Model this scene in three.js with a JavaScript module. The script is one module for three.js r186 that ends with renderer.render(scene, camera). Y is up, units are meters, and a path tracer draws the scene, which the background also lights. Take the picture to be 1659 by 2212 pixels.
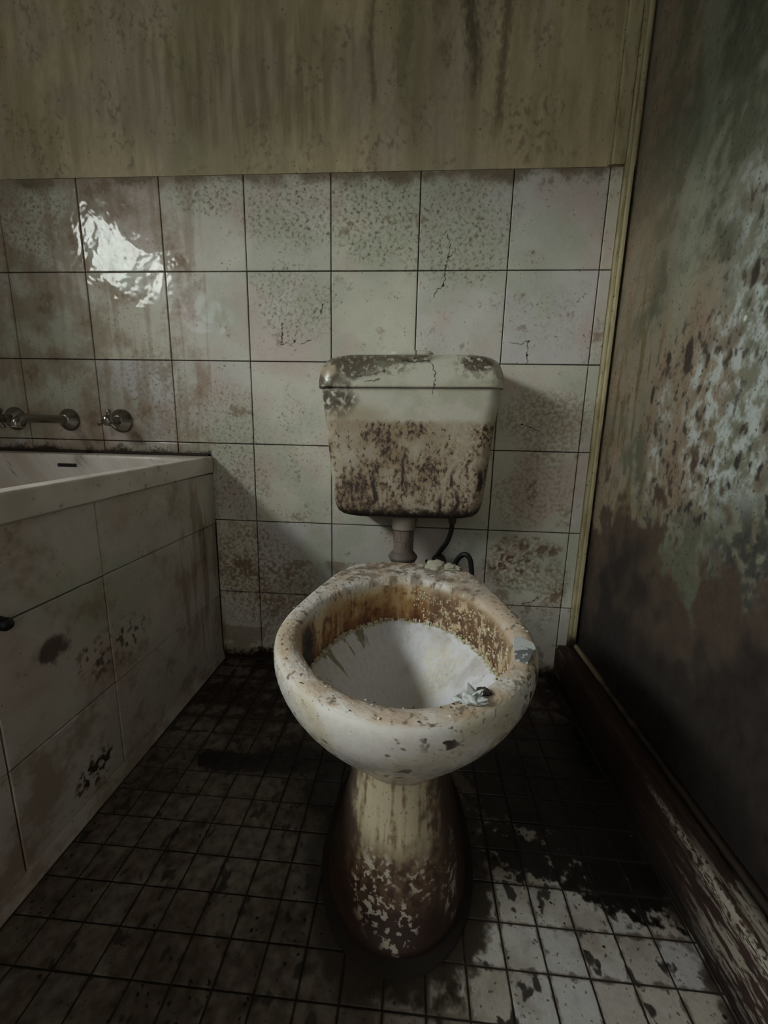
import * as THREE from 'three';
import { mergeGeometries, mergeVertices } from 'three/addons/utils/BufferGeometryUtils.js';
import { RoundedBoxGeometry } from 'three/addons/geometries/RoundedBoxGeometry.js';
import { ConvexGeometry } from 'three/addons/geometries/ConvexGeometry.js';

// ------------------------------------------------------------ camera, sky, light, exposure
const scene = new THREE.Scene();
const camera = new THREE.PerspectiveCamera(102.143, 1659 / 2212, 0.02, 100);
camera.rotation.order = 'YXZ';
camera.rotation.set(THREE.MathUtils.degToRad(-11.451), THREE.MathUtils.degToRad(4.113), THREE.MathUtils.degToRad(1.288));
camera.position.set(0.2094, 0.6486, 1.0369);
scene.add(camera);

scene.background = new THREE.Color(0.80, 0.88, 1.0);      // bright overcast sky, seen only through the window above the bath
scene.backgroundIntensity = 8.0;
// the sun behind thick cloud: a broad bright part of the sky on the window's side of the house
const sun = new THREE.DirectionalLight(new THREE.Color(1.0, 0.995, 0.99), 32);
sun.position.set(-5.2, 4.95, 3.9);
sun.target.position.set(-0.2, 0.6, 0.6);
sun.castShadow = true;
sun.shadow.radius = 112;
sun.shadow.mapSize.set(2048, 2048);
Object.assign(sun.shadow.camera, { left: -4, right: 4, top: 4, bottom: -4, near: 0.5, far: 16 });
scene.add(sun, sun.target);

const renderer = new THREE.WebGLRenderer();
renderer.toneMapping = THREE.LinearToneMapping;
renderer.toneMappingExposure = 0.92;
renderer.shadowMap.enabled = true;

// ------------------------------------------------------------ noise
let seed = 20211;
const rnd = () => { seed = (seed * 1664525 + 1013904223) >>> 0; return seed / 4294967296; };
const rr = (a, b) => a + (b - a) * rnd();
const PERM = new Uint8Array(512);
{
  const p = [...Array(256).keys()];
  for (let i = 255; i > 0; i--) { const j = Math.floor(rnd() * (i + 1)); [p[i], p[j]] = [p[j], p[i]]; }
  for (let i = 0; i < 512; i++) PERM[i] = p[i & 255];
}
const fade = (t) => t * t * t * (t * (t * 6 - 15) + 10);
const G3 = (h, x, y, z) => { const k = h & 15, u = k < 8 ? x : y, v = k < 4 ? y : k === 12 || k === 14 ? x : z; return ((k & 1) ? -u : u) + ((k & 2) ? -v : v); };
function n3(x, y, z) {                                     // gradient noise, about -1..1
  const xi = Math.floor(x), yi = Math.floor(y), zi = Math.floor(z), fx = x - xi, fy = y - yi, fz = z - zi;
  const u = fade(fx), v = fade(fy), w = fade(fz), X = xi & 255, Y = yi & 255, Z = zi & 255;
  const A = PERM[X] + Y, B = PERM[X + 1] + Y, AA = PERM[A & 255] + Z, AB = PERM[(A + 1) & 255] + Z, BA = PERM[B & 255] + Z, BB = PERM[(B + 1) & 255] + Z;
  const l = (a, b, t) => a + (b - a) * t, q = (k) => PERM[k & 255];
  return 1.25 * l(l(l(G3(q(AA), fx, fy, fz), G3(q(BA), fx - 1, fy, fz), u), l(G3(q(AB), fx, fy - 1, fz), G3(q(BB), fx - 1, fy - 1, fz), u), v),
    l(l(G3(q(AA + 1), fx, fy, fz - 1), G3(q(BA + 1), fx - 1, fy, fz - 1), u), l(G3(q(AB + 1), fx, fy - 1, fz - 1), G3(q(BB + 1), fx - 1, fy - 1, fz - 1), u), v), w);
}
function fbm3(x, y, z, o = 4) {
  let s = 0, a = 1, t = 0;
  for (let i = 0; i < o; i++) { s += a * n3(x, y, z); t += a; a *= 0.55; x = x * 2.03 + 17.1; y = y * 2.03 - 5.3; z = z * 2.03 + 9.7; }
  return s / t * 1.25;
}
// flat surfaces look their noise up in a wrapped table: 64 cells a side, 2 to 5 octaves
const TAB = {}, LAYERS = [], GC = new Float32Array(256), GS = new Float32Array(256);
for (let i = 0; i < 256; i++) { GC[i] = Math.cos(i * 0.0245437); GS[i] = Math.sin(i * 0.0245437); }
function layer(k) {
  const N = 1024, t = new Float32Array(N * N), per = 64 << k, step = per / N;
  for (let j = 0; j < N; j++) {
    const y = j * step, yi = Math.floor(y), fy = y - yi, v = fade(fy), r0 = yi * 7 + (yi >> 5), y1 = (yi + 1) % per, r1 = y1 * 7 + (y1 >> 5);
    for (let i = 0; i < N; i++) {
      const x = i * step, xi = Math.floor(x), fx = x - xi, u = fade(fx), p0 = PERM[(xi + k * 31) & 255], p1 = PERM[((xi + 1) % per + k * 31) & 255];
      const h0 = PERM[(p0 + r0) & 255], h1 = PERM[(p1 + r0) & 255], h2 = PERM[(p0 + r1) & 255], h3 = PERM[(p1 + r1) & 255];
      const a = GC[h0] * fx + GS[h0] * fy, b = GC[h1] * (fx - 1) + GS[h1] * fy, c = GC[h2] * fx + GS[h2] * (fy - 1), d = GC[h3] * (fx - 1) + GS[h3] * (fy - 1);
      t[j * N + i] = a + (b - a) * u + (c - a + (a - b - c + d) * u) * v;
    }
  }
  return t;
}
function table(o) {
  const t = new Float32Array(1024 * 1024);
  let a = 1, sum = 0;
  for (let k = 0; k < o; k++, a *= 0.58) { const l = LAYERS[k] ??= layer(k); for (let i = 0; i < t.length; i++) t[i] += a * l[i]; }
  for (let i = 0; i < t.length; i++) sum += t[i] * t[i];
  const g = 0.25 / Math.sqrt(sum / t.length); for (let i = 0; i < t.length; i++) t[i] *= g;
  return TAB[o] = t;
}
function fbm(x, y, z, o = 4) {
  const t = TAB[o] || table(o), r = z * 37.719, X = (0.8 * x - 0.6 * y) * 16 + r * 13.1, Y = (0.6 * x + 0.8 * y) * 16 - r * 7.7;
  const xi = Math.floor(X), yi = Math.floor(Y), u = X - xi, v = Y - yi, a = xi & 1023, b = (xi + 1) & 1023, c = (yi & 1023) << 10, d = ((yi + 1) & 1023) << 10;
  const p = t[c + a] + (t[c + b] - t[c + a]) * u, q = t[d + a] + (t[d + b] - t[d + a]) * u;
  return p + (q - p) * v;
}
const clamp = (x, a = 0, b = 1) => Math.min(b, Math.max(a, x));
const ss = (a, b, x) => { const t = clamp((x - a) / (b - a)); return t * t * (3 - 2 * t); };
const lerp = (a, b, t) => a + (b - a) * t;
const mix3 = (c, d, t) => { const k = clamp(t); c[0] += (d[0] - c[0]) * k; c[1] += (d[1] - c[1]) * k; c[2] += (d[2] - c[2]) * k; return c; };
const mul3 = (c, k) => { c[0] *= k; c[1] *= k; c[2] *= k; return c; };
// 0..1 blob round a point with a ragged outline
const blob = (x, y, cx, cy, rx, ry, n) => ss(1.15, 0.6, Math.hypot((x - cx) / rx, (y - cy) / ry) + 0.45 * n);
function lineDist(x, y, pts) {
  let best = 1e9;
  for (let i = 0; i + 1 < pts.length; i++) {
    const [ax, ay] = pts[i], [bx, by] = pts[i + 1], dx = bx - ax, dy = by - ay;
    const t = clamp(((x - ax) * dx + (y - ay) * dy) / (dx * dx + dy * dy));
    best = Math.min(best, Math.hypot(x - ax - dx * t, y - ay - dy * t));
  }
  return best;
}
function crack(c, x, y, pts, w, col, pad = 0.02) {          // a hairline with wobble
  if (x < pts.box[0] - pad || x > pts.box[2] + pad || y < pts.box[1] - pad || y > pts.box[3] + pad) return;
  const d = lineDist(x + 0.003 * n3(x * 160, y * 160, 3), y + 0.003 * n3(x * 160, y * 160, 8), pts);
  mix3(c, col, ss(w, w * 0.35, d) * (0.65 + 0.6 * n3(x * 90, y * 90, 31)));
}
const poly = (...p) => { p.box = [Math.min(...p.map((q) => q[0])), Math.min(...p.map((q) => q[1])), Math.max(...p.map((q) => q[0])), Math.max(...p.map((q) => q[1]))]; return p; };

// ------------------------------------------------------------ textures in metres: fn(a, b) over [a0,a1] x [b0,b1]
function planar(a0, a1, b0, b1, perMetre, fn, data = false) {
  const w = Math.min(2048, Math.round((a1 - a0) * perMetre)), h = Math.min(2048, Math.round((b1 - b0) * perMetre));
  const px = data ? new Float32Array(w * h * 4) : new Uint8Array(w * h * 4);
  for (let j = 0, k = 0; j < h; j++) for (let i = 0; i < w; i++, k += 4) {
    const c = fn(lerp(a0, a1, (i + 0.5) / w), lerp(b0, b1, (j + 0.5) / h));
    for (let q = 0; q < 3; q++) px[k + q] = data ? c[q] : Math.round(255 * clamp(c[q]));
    px[k + 3] = data ? 1 : 255;
  }
  const t = new THREE.DataTexture(px, w, h, THREE.RGBAFormat, data ? THREE.FloatType : THREE.UnsignedByteType);
  if (!data) t.colorSpace = THREE.SRGBColorSpace;
  t.magFilter = t.minFilter = THREE.LinearFilter;
  t.wrapS = t.wrapT = THREE.MirroredRepeatWrapping;
  t.needsUpdate = true;
  t.window = [a0, a1, b0, b1];
  return t;
}
const uvIn = (t, a, b) => [(a - t.window[0]) / (t.window[1] - t.window[0]), (b - t.window[2]) / (t.window[3] - t.window[2])];
function setUV(g, f) {                                      // f(x, y, z) -> [u, v]
  const p = g.attributes.position, uv = new Float32Array(p.count * 2);
  for (let i = 0; i < p.count; i++) { const [u, v] = f(p.getX(i), p.getY(i), p.getZ(i)); uv[2 * i] = u; uv[2 * i + 1] = v; }
  g.setAttribute('uv', new THREE.BufferAttribute(uv, 2));
  return g;
}

// ------------------------------------------------------------ scene helpers
const used = {};
const numbered = (n) => { const k = used[n] = (used[n] ?? -1) + 1; return k ? `${n}_${String(k).padStart(3, '0')}` : n; };
function mesh(name, g, m, parent) {
  const o = new THREE.Mesh(g, m); o.name = name; o.castShadow = o.receiveShadow = true; parent.add(o); return o;
}
function describe(o, label, category, extra) { Object.assign(o.userData, { label, category }, extra); return o; }
function thing(name, label, category, pos = [0, 0, 0], extra) {
  const o = new THREE.Group(); o.name = numbered(name); o.position.set(...pos); scene.add(o);
  return describe(o, label, category, extra);
}
function single(name, g, m, label, category, extra) {
  const o = mesh(numbered(name), g, m, scene); return describe(o, label, category, extra);
}
const S = { kind: 'structure' };
const box = (x0, x1, y0, y1, z0, z1) => { const g = new THREE.BoxGeometry(x1 - x0, y1 - y0, z1 - z0); g.translate((x0 + x1) / 2, (y0 + y1) / 2, (z0 + z1) / 2); return g; };
// a tile with a bevelled rim: rectangle [a0,a1] x [b0,b1], thickness t along the normal; put(a, b, n) -> world
function tileGeo(a0, a1, b0, b1, t, e, put, uv, tilt = [0, 0]) {
  const am = (a0 + a1) / 2, bm = (b0 + b1) / 2, P = [], U = [];
  const lift = (a, b) => tilt[0] * (a - am) + tilt[1] * (b - bm);
  const ring = (ins, n) => [[a0 + ins, b0 + ins], [a1 - ins, b0 + ins], [a1 - ins, b1 - ins], [a0 + ins, b1 - ins]].map(([a, b]) => [a, b, n + (n > 0 ? lift(a, b) : 0)]);
  const R = [ring(0, -0.002), ring(0, t - e * 0.8), ring(e * 0.35, t - e * 0.25), ring(e, t)];
  const quad = (p, q, r, s) => { for (const v of [p, q, r, p, r, s]) { P.push(...put(...v)); U.push(...uv(v[0], v[1])); } };
  for (let k = 0; k < 3; k++) for (let i = 0; i < 4; i++) quad(R[k][i], R[k][(i + 1) % 4], R[k + 1][(i + 1) % 4], R[k + 1][i]);
  quad(...R[3]);
  const g = new THREE.BufferGeometry();
  g.setAttribute('position', new THREE.Float32BufferAttribute(P, 3));
  g.setAttribute('uv', new THREE.Float32BufferAttribute(U, 2));
  g.computeVertexNormals();
  return g;
}
// skin over rings of equal point count (closed round), optional caps; uvs: u round, v along
function loft(rings, { capA = false, capB = false, uv } = {}) {
  const n = rings[0].length, P = [], U = [], I = [];
  rings.forEach((r, j) => { for (let i = 0; i <= n; i++) { P.push(...r[i % n]); U.push(i / n, j / (rings.length - 1)); } });
  for (let j = 0; j + 1 < rings.length; j++) for (let i = 0; i < n; i++) {
    const a = j * (n + 1) + i, b = a + 1, c = a + n + 1, d = c + 1;
    I.push(a, b, d, a, d, c);
  }
  const cap = (r, flip) => {
    const c = P.length / 3, m = [0, 1, 2].map((k) => r.reduce((s, q) => s + q[k], 0) / n);
    P.push(...m); U.push(0.5, flip ? 0 : 1);
    for (let i = 0; i < n; i++) { P.push(...r[i]); U.push(i / n, flip ? 0 : 1); }
    for (let i = 0; i < n; i++) { const p = c + 1 + i, q = c + 1 + (i + 1) % n; flip ? I.push(c, q, p) : I.push(c, p, q); }
  };
  if (capA) cap(rings[0], true);
  if (capB) cap(rings[rings.length - 1], false);
  const g = new THREE.BufferGeometry();
  g.setAttribute('position', new THREE.Float32BufferAttribute(P, 3));
  g.setAttribute('uv', new THREE.Float32BufferAttribute(U, 2));
  g.setIndex(I);
  if (uv) setUV(g, uv);
  g.computeVertexNormals();
  // sew the normals across the seam
  const N = g.attributes.normal;
  for (let j = 0; j < rings.length; j++) {
    const a = j * (n + 1), b = a + n, v = new THREE.Vector3(N.getX(a) + N.getX(b), N.getY(a) + N.getY(b), N.getZ(a) + N.getZ(b)).normalize();
    N.setXYZ(a, v.x, v.y, v.z); N.setXYZ(b, v.x, v.y, v.z);
  }
  return g;
}
function roundedRect(cx, cz, hx, hz, r, y, per = 8) {       // counter-clockwise seen from above is not needed; order runs +x -> -z -> -x -> +z
  const pts = []; r = Math.min(r, hx * 0.999, hz * 0.999);
  for (const [sx, sz, a0] of [[1, 1, 0], [-1, 1, 90], [-1, -1, 180], [1, -1, 270]])
    for (let k = 0; k <= per; k++) { const a = (a0 + 90 * k / per) * Math.PI / 180; pts.push([cx + sx * (hx - r) + r * Math.cos(a), y, cz + sz * (hz - r) + r * Math.sin(a)]); }
  return pts.reverse();
}
const std = (o) => new THREE.MeshStandardMaterial(o);
const phys = (o) => new THREE.MeshPhysicalMaterial(o);

// ------------------------------------------------------------ room dimensions
const XL = -1.07, XR = 0.65, ZB = 0, ZF = 2.3, YC = 2.4, T = 0.12;
const TOP = 1.2017;                                         // top of the wall tiling
const BX = -0.312;                                          // front face of the bath panel

// ------------------------------------------------------------ surfaces
const DARK = [0.13, 0.10, 0.075];
// --- back wall paint
const paintTex = planar(XL, XR, 1.19, 1.66, 900, (x, y) => {
  const fine = fbm(x * 130, y * 60, 2, 4), big = fbm(x * 3, y * 3, 5, 4), med = fbm(x * 16, y * 10, 8, 4), st = fbm(x * 30, y * 3.2, 1, 5);
  const c = [0.70, 0.645, 0.515];
  mix3(c, [0.64, 0.585, 0.53], ss(-0.1, 0.3, big + 0.15 * med + (x < -0.1 ? 0.12 : -0.1)) * 0.6);
  mix3(c, [0.57, 0.54, 0.39], ss(-0.05, 0.35, fbm(x * 3.1, y * 1.5, 11, 4)) * 0.6);
  mul3(c, 1 + 0.07 * fine + 0.06 * med);
  // soft runs of dirt coming down the wall
  mix3(c, [0.43, 0.37, 0.27], ss(-0.3, 0.65, st + 0.5 * med + 0.15 * fine) * 0.3);
  const band = blob(x, y, -0.20, 1.37, 0.28, 0.14, med + big);
  mix3(c, [0.38, 0.315, 0.225], band * ss(-0.4, 0.5, fbm(x * 45, y * 5, 9, 5) + 0.2 * fine) * 0.42);
  mix3(c, [0.46, 0.40, 0.30], ss(-0.05, 0.3, fbm(x * 12, y * 2, 19, 5)) * ss(1.3, 1.45, y + 0.15 * med) * 0.3);
  for (const [cx, w, y0, k] of [[0.295, 0.010, 1.34, 0.8], [0.365, 0.006, 1.205, 0.55], [0.09, 0.004, 1.26, 0.5], [0.24, 0.012, 1.4, 0.5], [0.16, 0.01, 1.3, 0.3]]) {
    const d = Math.abs(x - cx - 0.016 * n3(y * 9, cx * 20, 2)) / w;
    if (d < 4) mix3(c, [0.30, 0.26, 0.175], ss(2.6, 0, d + 1.2 * fine + 0.6 * med) * ss(y0, y0 + 0.1, y + 0.1 * med) * k);
  }
  mix3(c, [0.30, 0.255, 0.19], ss(0.58, 0.72, fbm(x * 120, y * 120, 14, 3) + 0.25 * med) * 0.6);
  // grey spotting in the bottom course above the tiles
  mix3(c, [0.36, 0.32, 0.26], ss(0.05, 0.4, fbm(x * 80, y * 60, 15, 4)) * ss(0.0, 0.4, fbm(x * 9, y * 9, 6, 3)) * 0.4);
  return c;
});
// --- back wall tiles
const H1 = poly([0.418, 0.848], [0.446, 0.846], [0.452, 0.852], [0.463, 0.852]), H2 = poly([0.46, 0.852], [0.458, 0.835], [0.461, 0.803]);
const H3 = poly([0.262, 1.075], [0.27, 1.055], [0.268, 1.03], [0.262, 1.012], [0.262, 0.985], [0.259, 0.97], [0.246, 0.962], [0.238, 0.945]), H3b = poly([0.27, 1.03], [0.285, 1.045]);
const H4 = poly([-0.118, 0.865], [-0.122, 0.838], [-0.108, 0.846], [-0.1, 0.838], [-0.088, 0.849]), H5 = poly([-0.075, 0.84], [-0.062, 0.848], [-0.048, 0.852]), H6 = poly([-0.118, 0.89], [-0.119, 0.865]);
const H7 = poly([0.50, 0.21], [0.525, 0.214], [0.54, 0.228]), H8 = poly([0.46, 0.665], [0.49, 0.655], [0.5, 0.648]), H9 = poly([-0.02, 0.93], [-0.025, 0.91]);
const tileTint = (i, j) => [n3(i * 7.7 + 3.3, j * 5.1 + 0.4, 44.5), n3(i * 3.9 + 0.2, j * 9.1 + 1.3, 71.5)];
function grime(c, x, y, k) {                                // pinkish and greenish film, dust, fine specks
  const fine = fbm(x * 150, y * 150, k + 3, 4), mid = fbm(x * 22, y * 22, k + 7, 5);
  mix3(c, [0.72, 0.655, 0.625], ss(-0.05, 0.3, fbm(x * 4.5, y * 4.5, k, 4) + 0.15 * mid) * 0.65);
  mix3(c, [0.675, 0.69, 0.625], ss(-0.05, 0.3, fbm(x * 3.7, y * 3.7, k + 20, 4) + 0.15 * mid) * 0.7);
  mul3(c, 1 + 0.035 * fine + 0.04 * mid);
  const cloud = ss(0.1, 0.5, fbm(x * 8, y * 8, k + 31, 5) + 0.3 * mid);
  mix3(c, [0.56, 0.50, 0.43], cloud * (0.12 + 0.35 * fine));
  mix3(c, [0.30, 0.26, 0.21], ss(0.54, 0.70, fine + 0.3 * mid + 0.1 * cloud) * 0.5);
  return [fine, mid];
}
const wallTex = planar(XL, XR, 0, 1.21, 900, (x, y) => {
  const i = Math.floor(x / 0.2), j = Math.floor((TOP - y) / 0.2), [ta, tb] = tileTint(i, j);
  const c = [0.755 + 0.025 * ta, 0.745 + 0.025 * ta, 0.705 + 0.03 * tb];
  const [fine, mid] = grime(c, x, y, 1), f1 = fbm(x * 105, y * 105, 4, 5), f2 = fbm(x * 11, y * 11, 8, 5);
  // mildew bloom in the top courses: fine grey-green freckles
  const mold = Math.max(blob(x, y, 0.10, 1.12, 0.14, 0.11, f2), blob(x, y, 0.28, 1.08, 0.13, 0.13, f2) * 0.85, blob(x, y, -0.1, 1.13, 0.14, 0.09, f2) * 0.85,
    blob(x, y, -0.28, 1.17, 0.10, 0.05, f2), blob(x, y, -0.09, 0.93, 0.11, 0.09, f2) * 0.75, blob(x, y, -0.75, 1.12, 0.13, 0.12, f2) * 0.9, blob(x, y, -0.45, 0.72, 0.1, 0.12, f2) * 0.6, blob(x, y, -0.28, 0.66, 0.12, 0.1, f2) * 0.7,
    blob(x, y, -0.25, 0.5, 0.09, 0.1, f2) * 0.8, blob(x, y, 0.5, 0.9, 0.1, 0.07, f2) * 0.3, blob(x, y, -0.1, 0.6, 0.1, 0.15, f2) * 0.3);
  mix3(c, [0.55, 0.54, 0.455], mold * ss(-0.45, 0.55, 0.8 * f1 + 0.5 * fine) * 0.55);
  mix3(c, [0.33, 0.30, 0.25], mold * ss(0.1, 0.75, 0.55 * f1 + 0.95 * fine) * 0.62);
  // dirt line along the top edge
  mix3(c, [0.36, 0.30, 0.23], ss(0.030, 0.0, TOP - y + 0.03 * f2 + 0.012 * f1) * 0.7);
  // brown runs above the bath
  if (x < -0.3) {
    mix3(c, [0.50, 0.42, 0.345], ss(-0.1, 0.5, fbm(x * 34, y * 3, 3, 5) + 0.4 * f2) * 0.36);
    mix3(c, [0.56, 0.495, 0.43], ss(-0.3, 0.4, f2 + 0.25 * f1 + (x < -0.55 ? 0.12 : -0.1)) * 0.6);  // brown tint, stronger at the left end
  }
  if (x < BX) mix3(c, [0.2, 0.15, 0.11], ss(0.590, 0.565, y + 0.02 * f2 + 0.012 * f1) * 0.9);
  // rusty brown patches low at the right
  const rust = Math.max(blob(x, y, 0.47, 0.30, 0.08, 0.06, f2), blob(x, y, 0.50, 0.36, 0.09, 0.035, f2) * 0.8, blob(x, y, 0.57, 0.25, 0.04, 0.09, f2) * 0.8);
  mix3(c, [0.46, 0.38, 0.30], rust * ss(-0.4, 0.2, f1) * 0.5);
  mix3(c, [0.36, 0.27, 0.21], rust * ss(0.0, 0.45, fbm(x * 26, y * 26, 16, 5) + 0.3 * f1 + 0.3 * f2) * 0.8);
  mix3(c, [0.54, 0.47, 0.40], blob(x, y, 0.52, 0.67, 0.12, 0.09, f2) * ss(-0.3, 0.3, f1) * 0.55);
  mix3(c, [0.55, 0.49, 0.41], blob(x, y, 0.5, 0.5, 0.1, 0.09, f2) * ss(-0.2, 0.4, f1) * 0.5);
  // brown dirt left of the pan and along the floor
  const low = Math.max(blob(x, y, -0.23, 0.26, 0.11, 0.16, f2), blob(x, y, -0.13, 0.2, 0.12, 0.14, f2) * 0.8);
  mix3(c, [0.47, 0.38, 0.30], low * ss(-0.4, 0.4, f1 + 0.5 * f2) * 0.65);
  mix3(c, [0.42, 0.34, 0.275], ss(0.0, 0.4, f2 + 0.3 * f1 + (y < 0.1 ? 0.1 : y < 0.3 ? -0.08 : -0.35)) * 0.5);
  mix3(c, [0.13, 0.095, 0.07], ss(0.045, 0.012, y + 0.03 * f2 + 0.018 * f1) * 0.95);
  for (const h of [H1, H2, H3, H3b, H4, H5, H6, H7, H8, H9]) crack(c, x, y, h, 0.0016, [0.1, 0.085, 0.07]);
  return c;
});
// glaze relief (r) and roughness (g) of the wall tiles: poured glaze with slow waves, matt where a film of dirt lies
const wallRelief = planar(XL, XR, 0, 1.21, 600, (x, y) => {
  const i = Math.floor(x / 0.2), j = Math.floor((TOP - y) / 0.2);
  const wave = fbm(x * 15 + i * 3.1, y * 15 + j * 7.7, i * 1.7 + j, 2) + 0.25 * fbm(x * 50, y * 50, 53, 2), filmShade = fbm(x * 5, y * 5, 51, 4), g = fbm(x * 70, y * 70, 52, 3);
  const dull = ss(-0.05, 0.25, filmShade + 0.25 * g + (x > -0.2 ? 0.2 : -0.2));
  return [0.5 + 0.8 * wave, clamp(0.07 + 0.42 * dull), 0];
}, true);
// --- bath panel tiles (z, y)
const P1 = poly([0.092, 0.38], [0.075, 0.394], [0.066, 0.39], [0.066, 0.40]), P2 = poly([0.067, 0.395], [0.068, 0.36], [0.07, 0.33], [0.069, 0.29]);
const panelTex = planar(0, 0.9, 0, 0.54, 950, (z, y) => {
  const c = [0.77, 0.74, 0.715];
  grime(c, z, y, 4);
  const f1 = fbm(z * 60, y * 60, 14, 5), f2 = fbm(z * 10, y * 10, 18, 5);
  mix3(c, [0.60, 0.535, 0.47], ss(-0.3, 0.5, f2 + 0.3 * f1) * 0.4);
  mix3(c, [0.46, 0.38, 0.29], ss(0.0, 0.35, fbm(z * 28, y * 4, 5, 5)) * blob(z, y, 0.08, 0.3, 0.14, 0.25, f2) * 0.5);
  mix3(c, [0.23, 0.18, 0.15], blob(z, y, 0.52, 0.32, 0.03, 0.02, f1 + f2) * 0.7);
  mix3(c, [0.26, 0.215, 0.18], blob(z, y, 0.40, 0.25, 0.08, 0.05, f2) * ss(0.0, 0.4, f1) * 0.8);
  mix3(c, [0.18, 0.13, 0.10], blob(z, y, 0.47, 0.07, 0.04, 0.03, f2) * ss(-0.1, 0.3, f1) * 0.9);
  mix3(c, [0.45, 0.37, 0.31], ss(0.0, 0.55, f2 + 0.4 * f1 + (y < 0.19 ? 0.05 : -0.2)) * 0.35);
  crack(c, z, y, P1, 0.0022, DARK); crack(c, z, y, P2, 0.0022, DARK);
  return c;
});
// --- floor tiles (x, z)
const floorTex = planar(BX - 0.01, XR, 0, 0.9, 1200, (x, z) => {
  const i = Math.floor((x - 0.345) / 0.05), j = Math.floor((z - 0.5884) / 0.05), [ta, tb] = tileTint(i + 40, j + 40);
  const f1 = fbm(x * 60, z * 60, 24, 5), f2 = fbm(x * 9, z * 9, 28, 5), f3 = fbm(x * 170, z * 170, 29, 4);
  const c = [0.665 + 0.03 * ta, 0.655 + 0.03 * ta, 0.64 + 0.04 * tb];
  mix3(c, [0.58, 0.52, 0.40], ss(0.0, 0.4, tb + 0.6 * f2) * 0.35);
  mix3(c, [0.60, 0.54, 0.55], ss(0.0, 0.4, ta + 0.5 * f2) * 0.3);
  mul3(c, 1 + 0.06 * f3 + 0.07 * f1);
  mix3(c, [0.44, 0.40, 0.365], ss(-0.1, 0.45, f2 + 0.4 * f1) * 0.45);
  // dirt gathered along the joints
  const fx = Math.abs((((x - 0.345) / 0.05) % 1 + 1) % 1 - 0.5), fz = Math.abs((((z - 0.5884) / 0.05) % 1 + 1) % 1 - 0.5), edge = Math.max(fx, fz);
  mix3(c, [0.24, 0.20, 0.16], ss(0.42, 0.50, edge + 0.10 * f1) * 0.7);
  // brown film, deepened to hold the shade of bath and pan; tile centres rubbed cleaner at the back
  const filmShade = clamp(ss(0.30, 0.20, x - 0.3 * Math.max(0, 0.5 - z) + 0.12 * f2 + 0.05 * f1) + ss(0.46, 0.36, z + 0.12 * f2 + 0.05 * f1));
  mix3(c, [0.235, 0.185, 0.145], filmShade * (0.74 + 0.35 * f1 + 0.2 * f2));
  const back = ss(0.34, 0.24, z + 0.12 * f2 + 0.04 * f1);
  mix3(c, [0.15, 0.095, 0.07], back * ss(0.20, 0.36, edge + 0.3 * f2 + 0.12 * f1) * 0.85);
  // black slime with a ragged edge
  const n = f2 * 0.9 + 0.8 * f1, slime = Math.max(blob(x, z, 0.50, 0.36, 0.17, 0.19, n), blob(x, z, 0.55, 0.48, 0.09, 0.10, n), blob(x, z, 0.40, 0.49, 0.08, 0.05, n * 1.5), blob(x, z, 0.0, 0.345, 0.12, 0.045, n * 1.3),
    blob(x, z, 0.075, 0.41, 0.06, 0.075, n * 1.2), blob(x, z, -0.12, 0.36, 0.09, 0.025, n * 1.5), blob(x, z, 0.11, 0.5, 0.025, 0.05, n));
  mix3(c, [0.05, 0.042, 0.035], ss(0.15, 0.75, slime + 0.25 * f3) * 0.97);
  // black drips and crumbs trodden in
  mix3(c, [0.10, 0.085, 0.07], ss(0.38, 0.52, fbm(x * 42, z * 26, 61, 3) + 0.2 * f1 + 0.1 * f2) * 0.8);
  mix3(c, [0.14, 0.12, 0.10], ss(0.46, 0.58, f3 + 0.35 * f1) * 0.7);
  // dark ring round the foot of the pan, and under the skirting
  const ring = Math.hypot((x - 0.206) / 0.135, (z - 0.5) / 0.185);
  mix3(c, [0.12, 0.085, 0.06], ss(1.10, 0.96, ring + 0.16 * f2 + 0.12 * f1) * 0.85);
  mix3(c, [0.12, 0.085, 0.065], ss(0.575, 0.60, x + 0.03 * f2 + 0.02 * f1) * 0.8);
  return c;
});
const floorRelief = planar(BX - 0.01, XR, 0, 0.9, 500, (x, z) => {
  const f1 = fbm(x * 60, z * 60, 24, 5), f2 = fbm(x * 9, z * 9, 28, 5);
  return [0.5 + 0.5 * fbm(x * 200, z * 200, 2, 3), clamp(0.45 + 0.3 * f2 + 0.3 * f1, 0.28, 0.95), 0];
}, true);
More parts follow.
